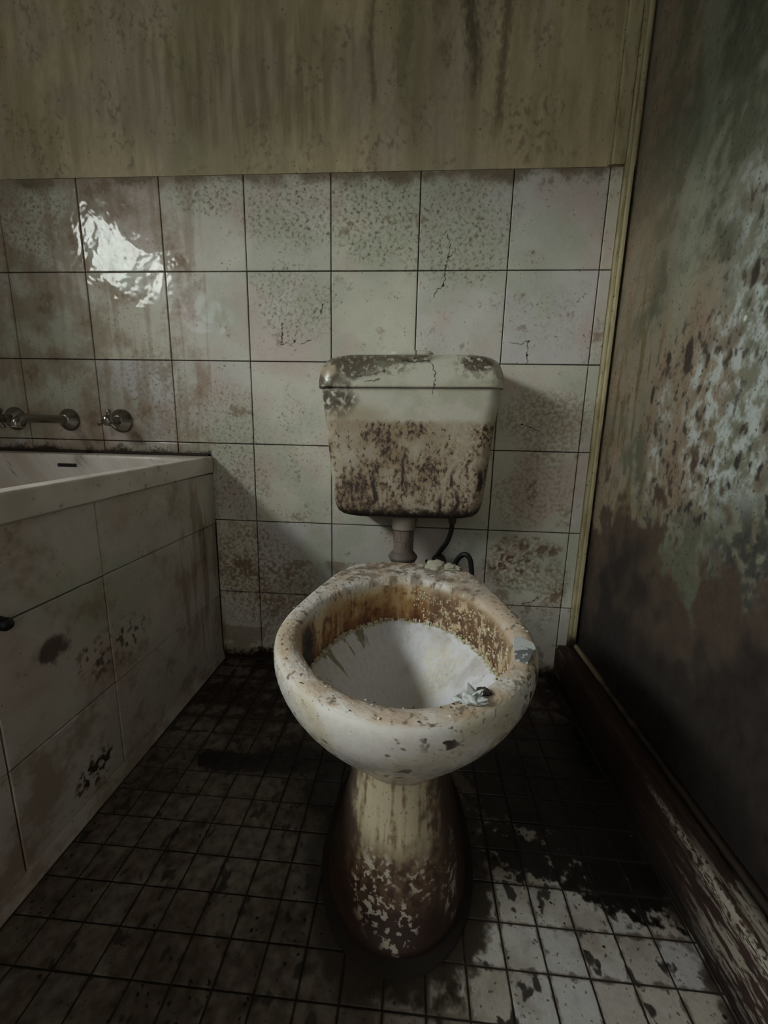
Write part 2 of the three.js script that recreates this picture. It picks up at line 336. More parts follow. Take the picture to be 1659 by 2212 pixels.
// --- right wall (z, y): plaster sheet with mould, stains and scabbed paint
const rightTex = planar(0, 0.85, 0, 1.35, 1000, (z, y) => {
  const f1 = fbm(z * 50, y * 36, 34, 5), f2 = fbm(z * 7, y * 5, 38, 5), f3 = fbm(z * 150, y * 110, 39, 4), st = fbm(z * 44, y * 6, 40, 5), m = fbm(z * 20, y * 14, 43, 5);
  const c = [0.465, 0.465, 0.405];
  mix3(c, [0.355, 0.37, 0.30], ss(-0.15, 0.3, fbm(z * 5, y * 2.4, 41, 4) + 0.2 * m) * 0.75);
  mix3(c, [0.255, 0.265, 0.195], ss(-0.15, 0.25, f2 + 0.5 * m + 0.2 * f1 + (y > 1.0 ? 0.12 : y > 0.9 ? 0.0 : -0.3)) * 0.7);  // top darkened: fading light is painted in among the green stains
  mul3(c, 1 + 0.07 * f3 + 0.08 * m);
  // brown stain near the corner and through the middle
  const br = Math.max(ss(0.30, 0.08, z + 0.16 * f2 + 0.04 * m) * 0.85, blob(z, y, 0.26, 0.70, 0.13, 0.24, f2 + 0.4 * m));
  mix3(c, [0.54, 0.455, 0.37], br * clamp(0.7 + 0.6 * m));
  mix3(c, [0.35, 0.30, 0.19], ss(0.0, 0.4, st + 0.2 * m) * blob(z, y, 0.13, 0.68, 0.12, 0.3, f2) * 0.75);
  // pale scabbed paint
  const pale = Math.max(blob(z, y, 0.42, 0.70, 0.12, 0.22, f2 + 0.5 * m), blob(z, y, 0.41, 0.95, 0.09, 0.12, f2 + 0.5 * m) * 0.7, blob(z, y, 0.55, 0.75, 0.12, 0.3, f2 + 0.4 * m), blob(z, y, 0.235, 0.65, 0.035, 0.13, f2 + 0.4 * m) * 0.8);
  mix3(c, [0.69, 0.72, 0.715], pale * ss(-0.45, 0.35, f1 + 0.35 * f3 + 0.3 * m) * 0.85);
  mix3(c, [0.46, 0.43, 0.37], pale * ss(0.0, 0.4, m - 0.3 * f1) * 0.6);
  // greenish rub beside the corner
  mix3(c, [0.50, 0.525, 0.45], ss(0.045, 0.01, Math.abs(z - 0.235 - 0.06 * (1.1 - y)) + 0.05 * f2 + 0.01 * m) * ss(0.72, 0.86, y + 0.1 * f2) * 0.5);
  // black mould spots, long and dripping
  const zone = Math.max(blob(z, y, 0.46, 0.56, 0.17, 0.14, f2), blob(z, y, 0.30, 0.64, 0.14, 0.22, f2) * 0.8, blob(z, y, 0.44, 0.86, 0.14, 0.2, f2) * 0.6);
  const spots = fbm(z * 66, y * 34, 42, 4);
  mix3(c, [0.37, 0.32, 0.265], zone * ss(-0.15, 0.45, m + 0.5 * spots + 0.2 * f3) * 0.6);
  mix3(c, [0.13, 0.115, 0.10], zone * ss(0.2, 0.55, spots + 0.3 * m + 0.3 * f3) * 0.85);
  mix3(c, [0.19, 0.19, 0.17], blob(z, y, 0.52, 0.47, 0.14, 0.12, f2 + 0.7 * m) * ss(-0.3, 0.25, f1) * 0.85);
  // low brown stain, ragged above, with the pan's shade painted in
  const lowBrown = ss(0.53, 0.43, y + 0.15 * f2 + 0.14 * m + 0.07 * f1);
  mix3(c, [0.245, 0.185, 0.145], lowBrown * 0.9);
  mix3(c, [0.31, 0.275, 0.205], lowBrown * ss(0.0, 0.4, fbm(z * 6, y * 6, 47, 5)) * 0.5);
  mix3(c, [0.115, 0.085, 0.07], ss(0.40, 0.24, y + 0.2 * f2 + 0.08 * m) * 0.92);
  mix3(c, [0.2, 0.17, 0.14], ss(0.40, 0.55, f3 + 0.2 * m) * 0.6);
  // a few single scars
  for (const [cz, cy, rz, ry] of [[0.285, 0.775, 0.012, 0.035], [0.402, 0.86, 0.008, 0.02], [0.195, 0.72, 0.006, 0.02], [0.23, 0.78, 0.008, 0.014], [0.16, 0.25, 0.004, 0.02]])
    mix3(c, [0.17, 0.13, 0.10], blob(z, y, cz, cy, rz, ry, f1 + m) * 0.9);
  mix3(c, [0.86, 0.87, 0.86], blob(z, y, 0.398, 0.806, 0.0032, 0.0038, 2 * f1) * 0.8);
  return c;
});
const rightRelief = planar(0, 0.85, 0, 1.35, 550, (z, y) => {
  const f1 = fbm(z * 50, y * 36, 34, 5), f3 = fbm(z * 150, y * 110, 39, 4);
  return [0.5 + 0.3 * f1 + 0.3 * f3, clamp(0.8 + 0.3 * f1), 0];
}, true);

const M = {
  grout: std({ color: 0x3a3028, roughness: 0.95 }),
  wallTile: phys({ map: wallTex, roughnessMap: wallRelief, roughness: 1, bumpMap: wallRelief, bumpScale: 0.0011, specularIntensity: 0.32 }),
  paint: std({ map: paintTex, roughness: 0.7 }),
  plain: std({ color: 0xcbc8c3, roughness: 0.85 }),
  panelTile: std({ map: panelTex, roughness: 0.38 }),
  floorTile: std({ map: floorTex, roughnessMap: floorRelief, roughness: 1, bumpMap: floorRelief, bumpScale: 0.0005 }),
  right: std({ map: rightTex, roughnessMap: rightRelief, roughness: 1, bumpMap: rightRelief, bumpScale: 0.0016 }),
  chrome: std({ color: 0x8d8880, metalness: 1, roughness: 0.24 }),
  black: std({ color: 0x0b0a0a, roughness: 0.55 }),
};

// ------------------------------------------------------------ room shell
{
  const w = thing('wall_back', 'back wall with cream tiles below and stained beige paint above', 'wall', [0, 0, 0], S);
  const upper = box(XL - T, XR + T, TOP, YC, -T, 0.0015);
  setUV(upper, (x, y) => uvIn(paintTex, x, y));
  mesh('painted_board', upper, M.paint, w).userData.label = 'beige painted board with brown runs of dirt';
  mesh('grout_bed', box(XL - T, XR + T, -T, TOP, -T, -0.0005), M.grout, w).userData.label = 'dark dirty grout behind the tiles';
  const uv = (x, y) => uvIn(wallTex, x, y), put = (x, y, n) => [x, y, n];
  let k = 0;
  const add = (x0, x1, y0, y1) => mesh(k++ ? `tile_${String(k - 1).padStart(3, '0')}` : 'tile', tileGeo(x0 + 0.0012, x1 - 0.0012, y0 + 0.0012, y1 - 0.0012, 0.0034, 0.0016, put, uv, [rr(-1, 1) * 0.004, rr(-1, 1) * 0.004]), M.wallTile, w);
  for (let j = 0; j < 6; j++) {
    const y1 = TOP - 0.2 * j, y0 = Math.max(0.0015, y1 - 0.2);
    for (let i = -6; i < 3; i++) {
      let x0 = Math.max(XL + 0.001, i * 0.2), x1 = i * 0.2 + 0.2;
      if (x1 < XL + 0.02) continue;
      if (j > 3) { if (x1 <= BX) continue; x0 = Math.max(x0, BX); }
      add(x0, x1, y0, y1);
    }
    add(0.6, 0.627, y0, y1);
  }
}
single('ceiling', box(XL - T, XR + T, YC, YC + T, -T, ZF + T), M.plain, 'plain painted ceiling above the bathroom', 'ceiling', S);
// unseen doorway and porch behind the camera, added so daylight fills the shadows
const D = { x0: -0.16, x1: 0.56, y1: 2.02 };
single('wall_front', mergeGeometries([box(XL - T, D.x0, -T, YC, ZF, ZF + T), box(D.x1, XR + T, -T, YC, ZF, ZF + T), box(D.x0, D.x1, D.y1, YC, ZF, ZF + T)]), M.plain, 'plain painted wall with an added doorway, opposite the toilet', 'wall', S);
single('added_porch_floor', box(-2.2, 2.4, -T, -0.001, ZF + T, 6.2), std({ color: 0x8d867a, roughness: 0.9 }), 'added concrete porch floor outside the doorway', 'porch', S);
single('added_porch_roof', box(-2.2, 2.4, 2.3, YC, ZF + T, 5.6), std({ color: 0xb5ad9d, roughness: 0.9 }), 'added flat porch roof limiting daylight through the doorway', 'porch', S);  // added; its depth sets how much sky the doorway sees
single('added_garden_wall', box(-3, 3.2, -0.5, 2.4, 6.3, 6.5), std({ color: 0x77705f, roughness: 0.9 }), 'added tall wall beyond the porch that cuts the fill daylight', 'wall', S);  // added to hold back sky light reaching the doorway
{
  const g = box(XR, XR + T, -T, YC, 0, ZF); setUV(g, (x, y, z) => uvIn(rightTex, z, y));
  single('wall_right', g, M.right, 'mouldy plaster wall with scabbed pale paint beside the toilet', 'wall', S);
}
// left wall with a long low window high above the bath
const W = { y0: 1.2, y1: 1.52, z0: 0.62, z1: 1.9 };
single('wall_left', mergeGeometries([box(XL - T, XL, -T, W.y0, 0, ZF), box(XL - T, XL, W.y1, YC, 0, ZF), box(XL - T, XL, W.y0, W.y1, 0, W.z0), box(XL - T, XL, W.y0, W.y1, W.z1, ZF)]), M.plain, 'painted wall over the bath with a long window', 'wall', S);
{
  const w = thing('window_1', 'long low window in the wall over the bath', 'window', [0, 0, 0], S), fm = std({ color: 0xb9b09a, roughness: 0.6 });
  const x0 = XL - 0.085, x1 = XL - 0.045, b = 0.03;
  mesh('window_frame', mergeGeometries([box(x0, x1, W.y0, W.y0 + b, W.z0, W.z1), box(x0, x1, W.y1 - b, W.y1, W.z0, W.z1), box(x0, x1, W.y0 + b, W.y1 - b, W.z0, W.z0 + b), box(x0, x1, W.y0 + b, W.y1 - b, W.z1 - b, W.z1), box(x0, x1, W.y0 + b, W.y1 - b, 1.245, 1.275)]), fm, w);
  const glass = phys({ color: 0xf4f7f4, transmission: 1, thickness: 0, roughness: 0.02 });
  for (const [a, c] of [[W.z0 + b, 1.245], [1.275, W.z1 - b]]) mesh('pane', box(XL - 0.067, XL - 0.064, W.y0 + b, W.y1 - b, a, c), glass, w);
}
// ------------------------------------------------------------ floor
{
  const fl = thing('floor', 'small square mosaic floor tiles, filthy and black in patches', 'floor', [0, 0, 0], S);
  mesh('grout_bed', box(XL - T, XR + T, -T, -0.0016, -T, ZF + T), std({ color: 0x241d17, roughness: 0.95 }), fl).userData.label = 'dark dirty grout between the floor tiles';
  const uv = (x, z) => uvIn(floorTex, x, z), put = (x, z, n) => [x, n - 0.0016, z];
  // order (x, z, up) is left-handed, so the rectangle runs the other way round
  const geo = (x0, x1, z0, z1) => tileGeo(z0, z1, x0, x1, 0.0016 + rr(-0.00025, 0.00025), 0.0011, (z, x, n) => put(x, z, n), (z, x) => uv(x, z), [rr(-1, 1) * 0.006, rr(-1, 1) * 0.006]);
  const near = [], rest = [];
  for (let j = -12; j < 34; j++) for (let i = -14; i < 7; i++) {
    const x0 = Math.max(BX, 0.345 + i * 0.05), x1 = Math.min(0.6, 0.345 + i * 0.05 + 0.05), z0 = Math.max(0.004, 0.5884 + j * 0.05), z1 = Math.min(ZF, 0.5884 + j * 0.05 + 0.05);
    if (x1 - x0 < 0.004 || z1 - z0 < 0.004) continue;
    const e = 0.0011, cell = [x0 + e, x1 - e, z0 + e, z1 - e];
    const under = x0 > 0.1 && x1 < 0.32 && z0 > 0.22 && z1 < 0.62;   // beneath the pan
    (z0 < 0.74 && z0 > 0.05 && !under && near.length < 298 ? near : rest).push(cell);
  }
  near.forEach((c, k) => mesh(k ? `tile_${String(k).padStart(3, '0')}` : 'tile', geo(...c), M.floorTile, fl));
  const far = mesh('tile_field', mergeGeometries(rest.map((c) => geo(...c))), M.floorTile, fl);
  far.userData.kind = 'stuff';
}
// ------------------------------------------------------------ corner trim and skirting on the right
{
  const wood = std({ map: planar(0, 0.06, 0, 2.4, 600, (a, y) => {
    const f = fbm(a * 90, y * 14, 71, 3), g = fbm(a * 200, y * 120, 72, 2), c = [0.64, 0.60, 0.47];
    mix3(c, [0.50, 0.45, 0.31], ss(-0.1, 0.5, f) * 0.7); if (g > 0.55) mix3(c, [0.25, 0.2, 0.14], 0.6);
    return mix3(c, [0.13, 0.09, 0.07], ss(0.14, 0.105, y + 0.03 * f));
  }), roughness: 0.6 });
  const bead = (x0, x1, z1, y0, y1) => {                    // quarter-rounded upright strip
    const s = new THREE.Shape(), r = Math.min((x1 - x0) * 0.45, z1 * 0.9);
    s.moveTo(x0, 0); s.lineTo(x1, 0); s.lineTo(x1, z1 - r * 0.3); s.lineTo(x1 - r * 0.3, z1); s.lineTo(x0 + r, z1); s.quadraticCurveTo(x0, z1, x0, z1 - r); s.lineTo(x0, 0);
    const g = new THREE.ExtrudeGeometry(s, { depth: y1 - y0, bevelEnabled: false, curveSegments: 5 });
    g.rotateX(-Math.PI / 2); g.scale(1, 1, -1); g.translate(0, y0, 0);
    const I = g.index; if (!I) { const p = g.attributes.position; for (let i = 0; i < p.count; i += 3) { const t = [p.getX(i + 1), p.getY(i + 1), p.getZ(i + 1)]; p.setXYZ(i + 1, p.getX(i + 2), p.getY(i + 2), p.getZ(i + 2)); p.setXYZ(i + 2, ...t); } g.computeVertexNormals(); }
    return setUV(g, (x, y) => [((x - 0.585) / 0.06), y / 2.4]);
  };
  const t = thing('trim_1', 'narrow cream wooden corner strip running up beside the tiles', 'trim', [0, 0, 0], S);
  mesh('corner_bead', bead(0.634, 0.6425, 0.016, 0.102, YC), wood, t);
  mesh('corner_fillet', bead(0.6265, 0.634, 0.011, 0.102, YC), wood, t);
  const c = thing('trim_2', 'flat cream cover strip on the painted wall above the tiles', 'trim', [0, 0, 0], S);
  mesh('cover_strip', bead(0.597, 0.6265, 0.0085, TOP + 0.001, YC), wood, c);
  mesh('cover_bead', bead(0.592, 0.597, 0.0055, TOP + 0.001, YC), wood, c);
}
{
  const bt = planar(0, 1.0, -0.06, 0.16, 1500, (z, v) => {    // v: 0..0.1 up the face, 0.1.. over the top
    const f = fbm(z * 14, v * 90, 81, 4), g = fbm(z * 90, v * 200, 82, 3), c = [0.20, 0.125, 0.095];
    mul3(c, 1 + 0.35 * fbm(z * 9, v * 160, 83, 3));
    mix3(c, [0.30, 0.22, 0.17], ss(0.1, 0.5, f) * 0.6);
    // what is left of the white paint
    const keep = ss(0.50, 0.62, z + 0.05 * f) * ss(-0.15, 0.12, f + 0.35 * g) + ss(0.012, 0.004, Math.abs(v - 0.1)) * ss(0.40, 0.5, z + 0.06 * f) * ss(-0.25, 0.1, g) + ss(0.2, 0.36, f + 0.2 * g) * ss(0.12, 0.0, z) * 0.6;
    mix3(c, [0.62, 0.59, 0.54], keep * 0.9);
    return mix3(c, [0.07, 0.05, 0.04], ss(0.35, 0.5, g) * 0.8);
  });
  const lowBrown = std({ map: bt, roughness: 0.8 });
  const b = thing('baseboard_right', 'rotten dark wooden skirting board with flaking white paint', 'skirting', [0, 0, 0], S);
  // worn board: grid over face and top with a chewed arris
  const rings = [], nz = 150;
  for (let i = 0; i <= nz; i++) {
    const z = 0.002 + (ZF - 0.01) * Math.pow(i / nz, 1.35), w = (s) => 0.0022 * fbm(z * 40, s * 3, 85, 3) + 0.0012 * fbm(z * 160, s * 5, 86, 2);
    const pts = [[0.648, 0.0], [0.603 + w(1), 0.0], [0.6015 + w(2), 0.05], [0.601 + 1.6 * w(3), 0.085], [0.603 + 1.6 * w(4), 0.0955 + 1.2 * w(5)], [0.608 + w(6), 0.0985 + w(7)], [0.618, 0.0985 + 0.8 * w(8)], [0.6205, 0.0955], [0.623, 0.0985 + 0.6 * w(9)], [0.648, 0.099]];
    rings.push(pts.map(([x, y]) => [x, y, z]));
  }
  const g = loft(rings, { capA: true, capB: true });
  setUV(g, (x, y, z) => uvIn(bt, z, y < 0.094 ? y : 0.1 + (x - 0.6)));
  mesh('board', g, lowBrown, b);
  const q = [];
  for (let i = 0; i <= 60; i++) { const z = 0.006 + (0.75 - 0.006) * i / 60, w = 0.0008 * fbm(z * 60, 1, 88, 2); q.push([[0.649, 0.099], [0.6385 + w, 0.099], [0.639 + w, 0.1035], [0.642, 0.1075], [0.649, 0.108]].map(([x, y]) => [x, y, z])); }
  const qm = std({ map: planar(0, 1, 0, 0.2, 700, (z) => { const f = fbm(z * 30, 2, 91, 3); const c = [0.55, 0.47, 0.38]; mix3(c, [0.17, 0.12, 0.09], ss(0.02, 0.22, z - 0.10 + 0.12 * f)); return c; }), roughness: 0.6 });
  mesh('top_bead', setUV(loft(q, { capA: true, capB: true }), (x, y, z) => [z, 0.5]), qm, b).userData.label = 'thin paler quarter-round bead on top of the board';
}
// ------------------------------------------------------------ bath
const tubTex = planar(-0.1, 1.75, -0.9, 1.0, 400, (a, b) => {
  const f = fbm(a * 8, b * 8, 101, 4), g = fbm(a * 70, b * 70, 102, 3), c = [0.83, 0.80, 0.775];
  mix3(c, [0.68, 0.62, 0.56], ss(-0.2, 0.5, f + 0.3 * g) * 0.5); mul3(c, 1 + 0.05 * g);
  mix3(c, [0.4, 0.33, 0.28], ss(0.45, 0.6, g) * 0.5);
  return c;
});
const bath = thing('bathtub', 'white built-in bathtub with tiled front, below the chrome taps', 'bathtub');
{
  const b = bath;
  const X0 = XL + 0.003, X1 = BX + 0.005, Z0 = 0.0045, Z1 = 1.69, cx = (X0 + X1) / 2, cz = (Z0 + Z1) / 2, hx = (X1 - X0) / 2, hz = (Z1 - Z0) / 2;
  const sl = (y, z) => y - 0.0165 * z;                       // the tub has sunk a little towards its far end
  const rings = [];
  const R = (dx0, dx1, dz0, dz1, r, y) => rings.push(roundedRect((X0 + dx0 + X1 - dx1) / 2, (Z0 + dz0 + Z1 - dz1) / 2, hx - (dx0 + dx1) / 2, hz - (dz0 + dz1) / 2, r, y, 10).map(([x, yy, z]) => [x, sl(yy, z), z]));
  R(0.004, 0.016, 0.0, 0.004, 0.004, 0.527); R(0, 0, 0, 0, 0.005, 0.5275); R(0, 0, 0, 0, 0.005, 0.5305); R(0, 0, 0, 0, 0.006, 0.5645); R(0.0012, 0.0012, 0.0, 0.0012, 0.006, 0.5674); R(0.004, 0.004, 0.0, 0.004, 0.006, 0.5686);
  R(0.06, 0.026, 0.045, 0.05, 0.09, 0.5684); R(0.064, 0.030, 0.049, 0.054, 0.09, 0.567); R(0.067, 0.034, 0.052, 0.058, 0.09, 0.561);
  R(0.08, 0.046, 0.066, 0.09, 0.10, 0.50); R(0.11, 0.08, 0.10, 0.2, 0.12, 0.28); R(0.15, 0.12, 0.14, 0.3, 0.13, 0.2); R(0.25, 0.22, 0.24, 0.42, 0.12, 0.175);
  const g = loft(rings, { capB: true });
  setUV(g, (x, y, z) => uvIn(tubTex, z, x + y));
  const tub = mesh('tub', g, std({ map: tubTex, roughness: 0.35, side: THREE.DoubleSide }), b);
  mesh('overflow_slot', new RoundedBoxGeometry(0.05, 0.009, 0.006, 2, 0.002).translate(-0.659, 0.5405, 0.0605), M.black, tub).userData.label = 'dark overflow slot in the end of the tub';
  // dirty sealant bead along the tiles
  const c = new THREE.CatmullRomCurve3([...Array(24).keys()].map((i) => new THREE.Vector3(lerp(XL + 0.02, BX - 0.004, i / 23), 0.5705 + 0.0015 * n3(i * 1.3, 2, 1), 0.009)));
  mesh('sealant', new THREE.TubeGeometry(c, 60, 0.0058, 6), std({ color: 0x2c211a, roughness: 0.9 }), b).userData.label = 'black mouldy sealant along the tiles';
}
{
  const p = new THREE.Group(); p.name = 'tiled_surround'; p.userData.label = 'tiled front boxing in the tub'; bath.add(p);
  mesh('grout_bed', box(BX - 0.03, BX - 0.0045, 0, 0.513, 0.002, 1.69), M.grout, p).userData.label = 'dark grout behind the panel tiles';
  const uv = (z, y) => uvIn(panelTex, z, y), put = (z, y, n) => [BX - 0.004 + n, y, z];
  let k = 0;
  const ys = [0.026, 0.19, 0.392, 0.5245], zs = [0.004, 0.407, 0.607, 0.807, 1.007, 1.207, 1.407, 1.607, 1.69];
  const add = (z0, z1, y0, y1, gap = 0.0011) => {
    // the rectangle is entered as (y, z) so that it faces the room
    const g = tileGeo(y0 + gap, y1 - gap, z0 + gap, z1 - gap, 0.004, 0.0015, (y, z, n) => put(z, y, n), (y, z) => uv(z, y), [rr(-1, 1) * 0.004, rr(-1, 1) * 0.004]);
    const N = g.attributes.normal; if (N.getX(N.count - 1) < 0) { const P = g.attributes.position, U = g.attributes.uv; for (let i = 0; i < P.count; i += 3) { const a = [P.getX(i + 1), P.getY(i + 1), P.getZ(i + 1)], b = [U.getX(i + 1), U.getY(i + 1)]; P.setXYZ(i + 1, P.getX(i + 2), P.getY(i + 2), P.getZ(i + 2)); U.setXY(i + 1, U.getX(i + 2), U.getY(i + 2)); P.setXYZ(i + 2, ...a); U.setXY(i + 2, ...b); } g.computeVertexNormals(); }
    mesh(k++ ? `tile_${String(k - 1).padStart(3, '0')}` : 'tile', g, M.panelTile, p);
  };
  for (let j = 0; j < 3; j++) for (let i = 0; i + 1 < zs.length; i++) add(zs[i], zs[i + 1], ys[j], ys[j + 1], i === 0 ? 0.0007 : 0.0011);
  // cement fillet along the floor
  const f = new THREE.Shape([[-0.004, 0], [0.005, 0], [0.003, 0.008], [0.0005, 0.026], [-0.004, 0.027]].map(([a, b]) => new THREE.Vector2(a, b)));
  const fg = new THREE.ExtrudeGeometry(f, { depth: 1.68, bevelEnabled: false }); fg.translate(BX, 0, 0.004);
  mesh('floor_fillet', setUV(fg, (x, y, z) => uvIn(panelTex, z, y)), M.panelTile, p).userData.label = 'pale cement fillet where the panel meets the floor';
}
// taps and spout
function tap(x, label) {
  const t = thing('bath_tap', label, 'tap', [x, 0.652, 0.0035], { group: 'chrome bath taps on the tiled wall' });
  const fl = new THREE.LatheGeometry([[0, 0.020], [0.012, 0.020], [0.014, 0.019], [0.0165, 0.016], [0.022, 0.012], [0.0275, 0.0065], [0.0298, 0.003], [0.03, 0]].map(([r, y]) => new THREE.Vector2(r, y)).reverse(), 40).rotateX(Math.PI / 2);
  mesh('flange', fl, M.chrome, t);
  mesh('spindle', new THREE.LatheGeometry([[0.0105, 0.016], [0.0105, 0.034], [0.0085, 0.036], [0.0085, 0.042], [0, 0.042]].map(([r, y]) => new THREE.Vector2(r, y)), 24).rotateX(Math.PI / 2), M.chrome, t);
  const hub = new THREE.LatheGeometry([[0, 0.040], [0.012, 0.041], [0.0135, 0.046], [0.0125, 0.056], [0.008, 0.061], [0, 0.062]].map(([r, y]) => new THREE.Vector2(r, y)), 24).rotateX(Math.PI / 2);
  const arm = new THREE.LatheGeometry([[0.0052, 0.006], [0.0042, 0.014], [0.0058, 0.021], [0.0052, 0.026], [0, 0.0285]].map(([r, y]) => new THREE.Vector2(r, y)), 14);
  const handle = mesh('handle', hub, M.chrome, t);
  for (let k = 0; k < 3; k++) mesh('arm', arm.clone().rotateZ(k * Math.PI * 2 / 3 + 0.35 + x).translate(0, 0, 0.05), M.chrome, handle);
}
tap(-0.545, 'chrome bath tap with three-armed handle right of the spout');
tap(-0.836, 'chrome bath tap with three-armed handle left of the spout');
{
  const s = thing('bath_spout', 'chrome bath spout between the two taps', 'spout', [-0.687, 0.652, 0.0035]);
  mesh('flange', new THREE.LatheGeometry([[0, 0.022], [0.0115, 0.022], [0.014, 0.018], [0.021, 0.012], [0.0262, 0.0065], [0.0282, 0.003], [0.0285, 0]].map(([r, y]) => new THREE.Vector2(r, y)).reverse(), 40).rotateX(Math.PI / 2), M.chrome, s);
  const c = new THREE.CatmullRomCurve3([[0, 0, 0.01], [0, 0.001, 0.06], [0, 0.001, 0.11], [0, -0.001, 0.135], [0, -0.009, 0.147], [0, -0.018, 0.148]].map((p) => new THREE.Vector3(...p)));
  mesh('spout_tube', new THREE.TubeGeometry(c, 40, 0.0105, 16), M.chrome, s);
  mesh('nozzle', new THREE.TorusGeometry(0.0105, 0.0022, 8, 20).rotateX(Math.PI / 2).translate(0, -0.018, 0.148), M.chrome, s);
}
{
  const k = thing('rubber_knob', 'small black knob fixed to the bath panel tiles', 'knob', [BX, 0.394, 0.588]);
  mesh('knob', new THREE.LatheGeometry([[0, 0.018], [0.006, 0.017], [0.0085, 0.013], [0.0085, 0.007], [0.0065, 0.004], [0.0065, 0]].map(([r, y]) => new THREE.Vector2(r, y)).reverse(), 24).rotateZ(-Math.PI / 2), M.black, k);
  mesh('rosette', new THREE.LatheGeometry([[0, 0.003], [0.009, 0.0028], [0.010, 0.001], [0.010, 0]].map(([r, y]) => new THREE.Vector2(r, y)).reverse(), 24).rotateZ(-Math.PI / 2), M.black, k);
}
